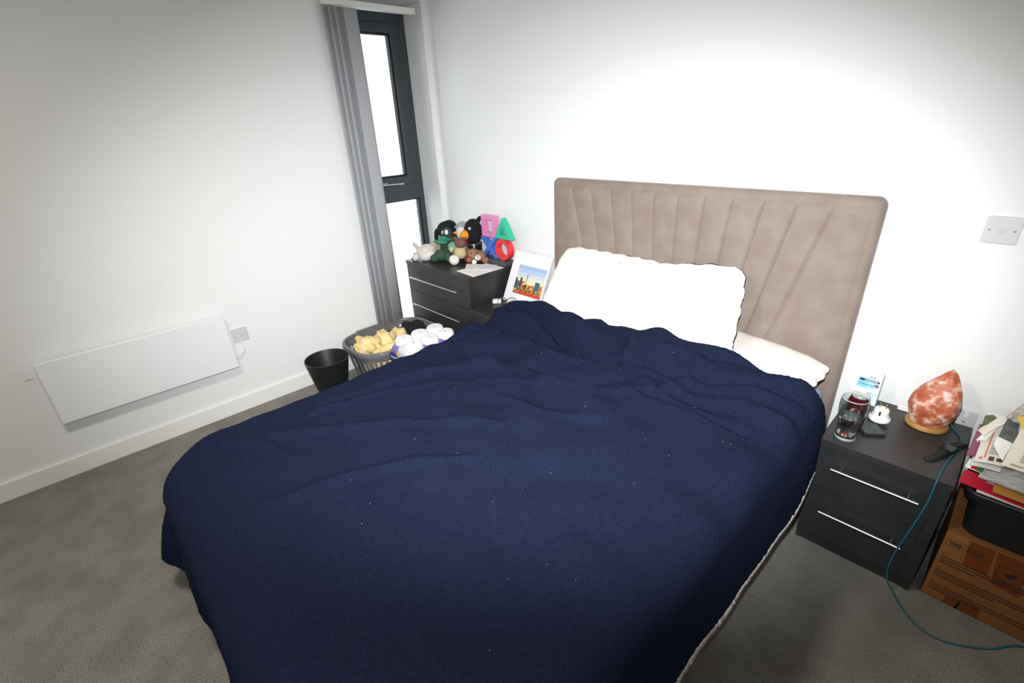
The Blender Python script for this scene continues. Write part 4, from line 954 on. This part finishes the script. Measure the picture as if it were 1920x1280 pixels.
# dark green toy, plain
c = (0.288, -0.248, Zc); t = toy('plush_turtle', 'dark green plush animal slumped in the middle of the chest', c); F_ = FUR('green', '2f4a3a', '3b5846'); F2 = FUR('sage', '6f9c88', '84ad99')
bl_('body', F_, t, c, -0.04, 0.0, 0.042, (0.050, 0.045, 0.042)); bl_('leg', F_, t, c, -0.085, 0.02, 0.028, (0.032, 0.032, 0.028)); bl_('leg', F_, t, c, 0.012, 0.035, 0.036, (0.026, 0.03, 0.036))
bl_('head', F2, t, c, 0.055, 0.02, 0.095, (0.036, 0.03, 0.043), -0.35); bl_('muzzle', FUR('lemon', 'c9c487'), t, c, 0.045, 0.046, 0.088, (0.017, 0.012, 0.02))
bl_('arm', FUR('emerald', '2f7a5b', '3f8d6d'), t, c, -0.03, 0.02, 0.140, (0.052, 0.014, 0.014), 0.12); bl_('arm', FUR('emerald', '2f7a5b'), t, c, -0.005, 0.0, 0.158, (0.046, 0.014, 0.014), 0.25)
# black floppy-eared toy
c = (0.205, -0.155, Zc); t = toy('plush_dog', 'black plush dog with floppy ears at the back by the window', c); F_ = FUR('black', '111214', '1a1b1d'); G2 = FUR('charcoal', '3b4444')
bl_('body', FUR('darkgreen', '36493f'), t, c, 0.0, 0, 0.075, (0.075, 0.055, 0.075)); bl_('head', F_, t, c, -0.015, 0.0, 0.195, (0.066, 0.055, 0.062)); bl_('face', G2, t, c, -0.010, 0.032, 0.178, (0.045, 0.034, 0.050))
bl_('ear', F_, t, c, -0.088, 0.01, 0.160, (0.016, 0.02, 0.050), 0.1); bl_('ear', F_, t, c, 0.062, 0.012, 0.160, (0.026, 0.022, 0.050), -0.15); bl_('tuft', F_, t, c, 0.022, 0.0, 0.240, (0.042, 0.03, 0.022), 0.3)
bl_('eye', mat('toy_white', 'f0f0ee', 0.3), t, c, -0.006, 0.062, 0.190, (0.013, 0.007, 0.018)); bl_('eye', mat('toy_white', 'f0f0ee', 0.3), t, c, -0.034, 0.055, 0.188, (0.007, 0.006, 0.014)); bl_('snout', FUR('darkgreen', '36493f'), t, c, 0.03, 0.04, 0.130, (0.038, 0.028, 0.028))
# grey and white gull
c = (0.325, -0.095, Zc); t = toy('plush_gull', 'grey and white plush gull beside the blackbird', c)
bl_('body', FUR('gullwhite', 'd4d2d4'), t, c, -0.02, 0.01, 0.085, (0.055, 0.05, 0.085)); bl_('head', FUR('gullwhite', 'd4d2d4'), t, c, -0.018, 0.012, 0.185, (0.045, 0.045, 0.055)); bl_('cap', FUR('gullgrey', '9b9a9c'), t, c, -0.014, -0.002, 0.212, (0.050, 0.046, 0.046))
bl_('beak', FUR('orange', 'd98f4a'), t, c, -0.062, 0.03, 0.185, (0.020, 0.012, 0.010), 0.2); bl_('scarf', FUR('red', '8e1f27'), t, c, 0.005, 0.03, 0.128, (0.042, 0.036, 0.018))
# teddy with cream shirt
c = (0.415, -0.205, Zc); t = toy('plush_teddy', 'brown plush teddy in a cream shirt sitting behind the ball', c); F_ = FUR('brown', '7c5a4a', '6b4a3c'); F3 = FUR('russet', '6a3624', '5a2c1d')
bl_('head', F_, t, c, -0.005, 0.01, 0.140, (0.042, 0.038, 0.037)); bl_('shirt', FUR('shirt', 'c9b78d', 'b9b08e'), t, c, -0.010, 0.006, 0.072, (0.046, 0.038, 0.046)); bl_('arm', F_, t, c, 0.042, 0.008, 0.068, (0.022, 0.024, 0.044), -0.2); bl_('arm', F_, t, c, -0.052, 0.0, 0.064, (0.02, 0.02, 0.036), 0.3)
bl_('foot', F3, t, c, -0.062, 0.038, 0.030, (0.030, 0.026, 0.030)); bl_('foot', F3, t, c, 0.050, 0.038, 0.030, (0.034, 0.026, 0.030)); bl_('sole', FUR('tan', 'a0694a'), t, c, -0.062, 0.060, 0.030, (0.016, 0.007, 0.017)); bl_('sole', FUR('tan', 'a0694a'), t, c, 0.050, 0.060, 0.030, (0.016, 0.007, 0.017))
bl_('ear', F_, t, c, -0.036, 0.0, 0.170, (0.014, 0.01, 0.014)); bl_('ear', F_, t, c, 0.026, 0.0, 0.172, (0.014, 0.01, 0.014))
# baseball
c = Vector((0.428, -0.288, Zc+0.036)); t = thing('baseball', 'white stitched baseball at the front of the soft toys', 'ball', (c.x, c.y, Zc))
g = G(); g.ball(c, 0.036, 26, 18); g.build('leather_cover', mat('ball_leather', 'e9e3dc', 0.5), t, smooth=True)
def seamcurve(k): 
    a = 2*math.pi*k/60; r_ = 0.0364; p = Vector((math.cos(a)+0.44*math.cos(3*a), math.sin(a)-0.44*math.sin(3*a), 1.25*math.sin(2*a))).normalized()*r_; return c+Matrix.Rotation(0.7, 3, 'X') @ p
G().tube([seamcurve(k) for k in range(61)], 0.0007, 5).build('stitching', mat('stitch_red', 'a3555a', 0.7), t)
rows(c+RD*(-0.006)+FD*0.0325+UP*0.014, RD+UP*0.3, UP-FD*0.5, [(0, 0, 0.006, 0.004), (0.007, 0.001, 0.008, 0.003)], 0.0022).build('ball_print', M_ink, t)
# brown and white puppy
c = (0.505, -0.150, Zc); t = toy('plush_puppy', 'brown and white plush puppy lying behind the papers', c); F_ = FUR('fawn', '9a7358', '8b654b')
bl_('body', F_, t, c, 0.0, -0.01, 0.045, (0.066, 0.045, 0.042)); bl_('head', F_, t, c, -0.02, 0.02, 0.068, (0.040, 0.036, 0.038)); bl_('muzzle', FUR('pupwhite', 'd8d5d2'), t, c, 0.012, 0.046, 0.048, (0.022, 0.020, 0.018)); bl_('eye', mat('toy_black', '141414'), t, c, -0.030, 0.052, 0.080, 0.0045); bl_('eye', mat('toy_black', '141414'), t, c, 0.002, 0.050, 0.084, 0.0045); bl_('paw', F_, t, c, 0.060, 0.03, 0.024, (0.026, 0.022, 0.022)); bl_('paw', FUR('pupwhite', 'd8d5d2'), t, c, -0.015, 0.055, 0.020, (0.018, 0.018, 0.018)); bl_('nose', mat('toy_black', '141414'), t, c, 0.014, 0.066, 0.056, 0.0045)
# speaker and the plain black bird on it
t = thing('round_speaker', 'glossy black cylindrical speaker under the black plush bird', 'speaker', (0.405, -0.085, Zc))
G().lathe([(0.0001, 0.0), (0.056, 0.0), (0.058, 0.003), (0.058, 0.108), (0.056, 0.111)], t.location, 36).build('speaker_body', mat('gloss_black', '16181a', 0.15), t, smooth='auto')
G().lathe([(0.0595, 0.108), (0.0610, 0.112), (0.0595, 0.116), (0.0001, 0.116)], t.location, 36).build('metal_ring', mat('dark_ring', '7a7a7c', 0.3, 0.8), t, smooth='auto')
c = (0.424, -0.105, Zc+0.1165); t = toy('plush_blackbird', 'round black plush bird with an orange beak on the speaker', c); F_ = FUR('blackbird', '0b0b0d', '131315')
bl_('body', F_, t, c, 0.006, 0.0, 0.084, (0.066, 0.064, 0.088)); bl_('beak', FUR('beak', 'e59a1f', 'd98a18'), t, c, -0.052, 0.040, 0.070, (0.034, 0.030, 0.033)); bl_('eye', mat('toy_white', 'f0f0ee', 0.3), t, c, -0.014, 0.060, 0.116, (0.009, 0.006, 0.010)); bl_('pupil', mat('toy_black', '141414'), t, c, -0.016, 0.0650, 0.115, (0.004, 0.003, 0.005)); bl_('tail', F_, t, c, 0.045, -0.03, 0.155, (0.016, 0.014, 0.035), 0.7)

# shape lamp: square, triangle, cross, circle on a dark base
def shape_lamp():
    c = Vector((0.640, -0.060, Zc)); t = thing('shape_lamp', 'ornamental lamp of pink square, green triangle, blue cross and red circle', 'lamp', c)
    G().box(0.470, 0.752, -0.108, -0.026, Zc, Zc+0.034).build('lamp_base', mat('lamp_base_grey', '4a4b50', 0.4), t, bevel=0.003)
    Y0, Y1 = -0.085, -0.042; zb = Zc+0.034
    f = lambda a, b, d: (a, d, b)
    def col(n, h_): return mat('lamp_'+n, h_, 0.35)
    # circle
    cx, cz, ro, ri = 0.705, zb+0.0725, 0.0725, 0.049; n = 40
    L = lambda r, k=1.0: [(cx+r*math.cos(2*math.pi*i/n), cz+r*math.sin(2*math.pi*i/n)) for i in range(n)]
    G().ring(L(ro), L(ri), f, Y0, Y1).build('circle', col('red', 'e23a40'), t, smooth='auto')
    # cross
    cx, cz = 0.566, zb+0.071; s, wd = 0.071, 0.017; k = wd
    poly = [(-s+k, s), (0, k*1.25), (s-k, s), (s+k*0.3, s), (s+k*0.3, s-k*0.6), (k*1.25, 0), (s+k*0.3, -s+k*0.6), (s+k*0.3, -s), (s-k, -s), (0, -k*1.25), (-s+k, -s), (-s-k*0.3, -s), (-s-k*0.3, -s+k*0.6), (-k*1.25, 0), (-s-k*0.3, s-k*0.6), (-s-k*0.3, s)]
    G().prism([(cx+a, cz+b) for a, b in poly], f, Y0, Y1).build('cross', col('blue', '4a72cc'), t, bevel=0.001)
    # square
    z2 = zb+0.143
    O = [(0.503, z2), (0.641, z2), (0.641, z2+0.143), (0.503, z2+0.143)]; I = [(0.531, z2+0.028), (0.613, z2+0.028), (0.613, z2+0.115), (0.531, z2+0.115)]
    G().ring(O, I, f, Y0, Y1).build('square', col('pink', 'df86b8'), t, bevel=0.001)
    # triangle
    z3 = zb+0.1455; O = [(0.632, z3), (0.795, z3), (0.7135, z3+0.138)]; I = [(0.678, z3+0.027), (0.749, z3+0.027), (0.7135, z3+0.087)]
    G().ring(O, I, f, Y0, Y1).build('triangle', col('green', '35b894'), t, bevel=0.001)
shape_lamp()
# papers lying on the chest
def flat_paper(label, cs, z, seed, logo=False):
    t = thing('letter', label, 'letter', (sum(p[0] for p in cs)/4, sum(p[1] for p in cs)/4, z), group='letters on the chest')
    G().prism(cs, lambda a, b, d: (a, b, d), z, z+0.0012).build('paper_leaf', M_white, t)
    A, B, D_, E_ = [Vector((p[0], p[1], z+0.0018)) for p in cs]
    def P(u, v): return (A*(1-u)+B*u)*(1-v)+(E_*(1-u)+D_*u)*v
    g = G()
    for u0, v0, u1, v1 in lines(0.08, 0.92, 0.12, 0.9, 14, 0.25, seed): g.add([P(u0, v0), P(u1, v0), P(u1, v1), P(u0, v1)], [(0, 1, 2, 3)])
    g.build('printed_text', mat('pale_print', 'c2c2ca', 0.8), t)
    if logo: 
        g = G(); g.add([P(0.1, 0.55), P(0.35, 0.55), P(0.35, 0.75), P(0.1, 0.75)], [(0, 1, 2, 3)]); g.build('blue_mark', mat('pale_blue_print', 'b4c6dc', 0.8), t)
flat_paper('lower white letter overhanging the front corner of the chest', [(0.556, -0.372), (0.752, -0.388), (0.755, -0.120), (0.575, -0.120)], Zc+0.0003, 3, True)
flat_paper('upper white letter turned across the other on the chest', [(0.585, -0.320), (0.742, -0.215), (0.672, -0.110), (0.478, -0.222)], Zc+0.0025, 4)
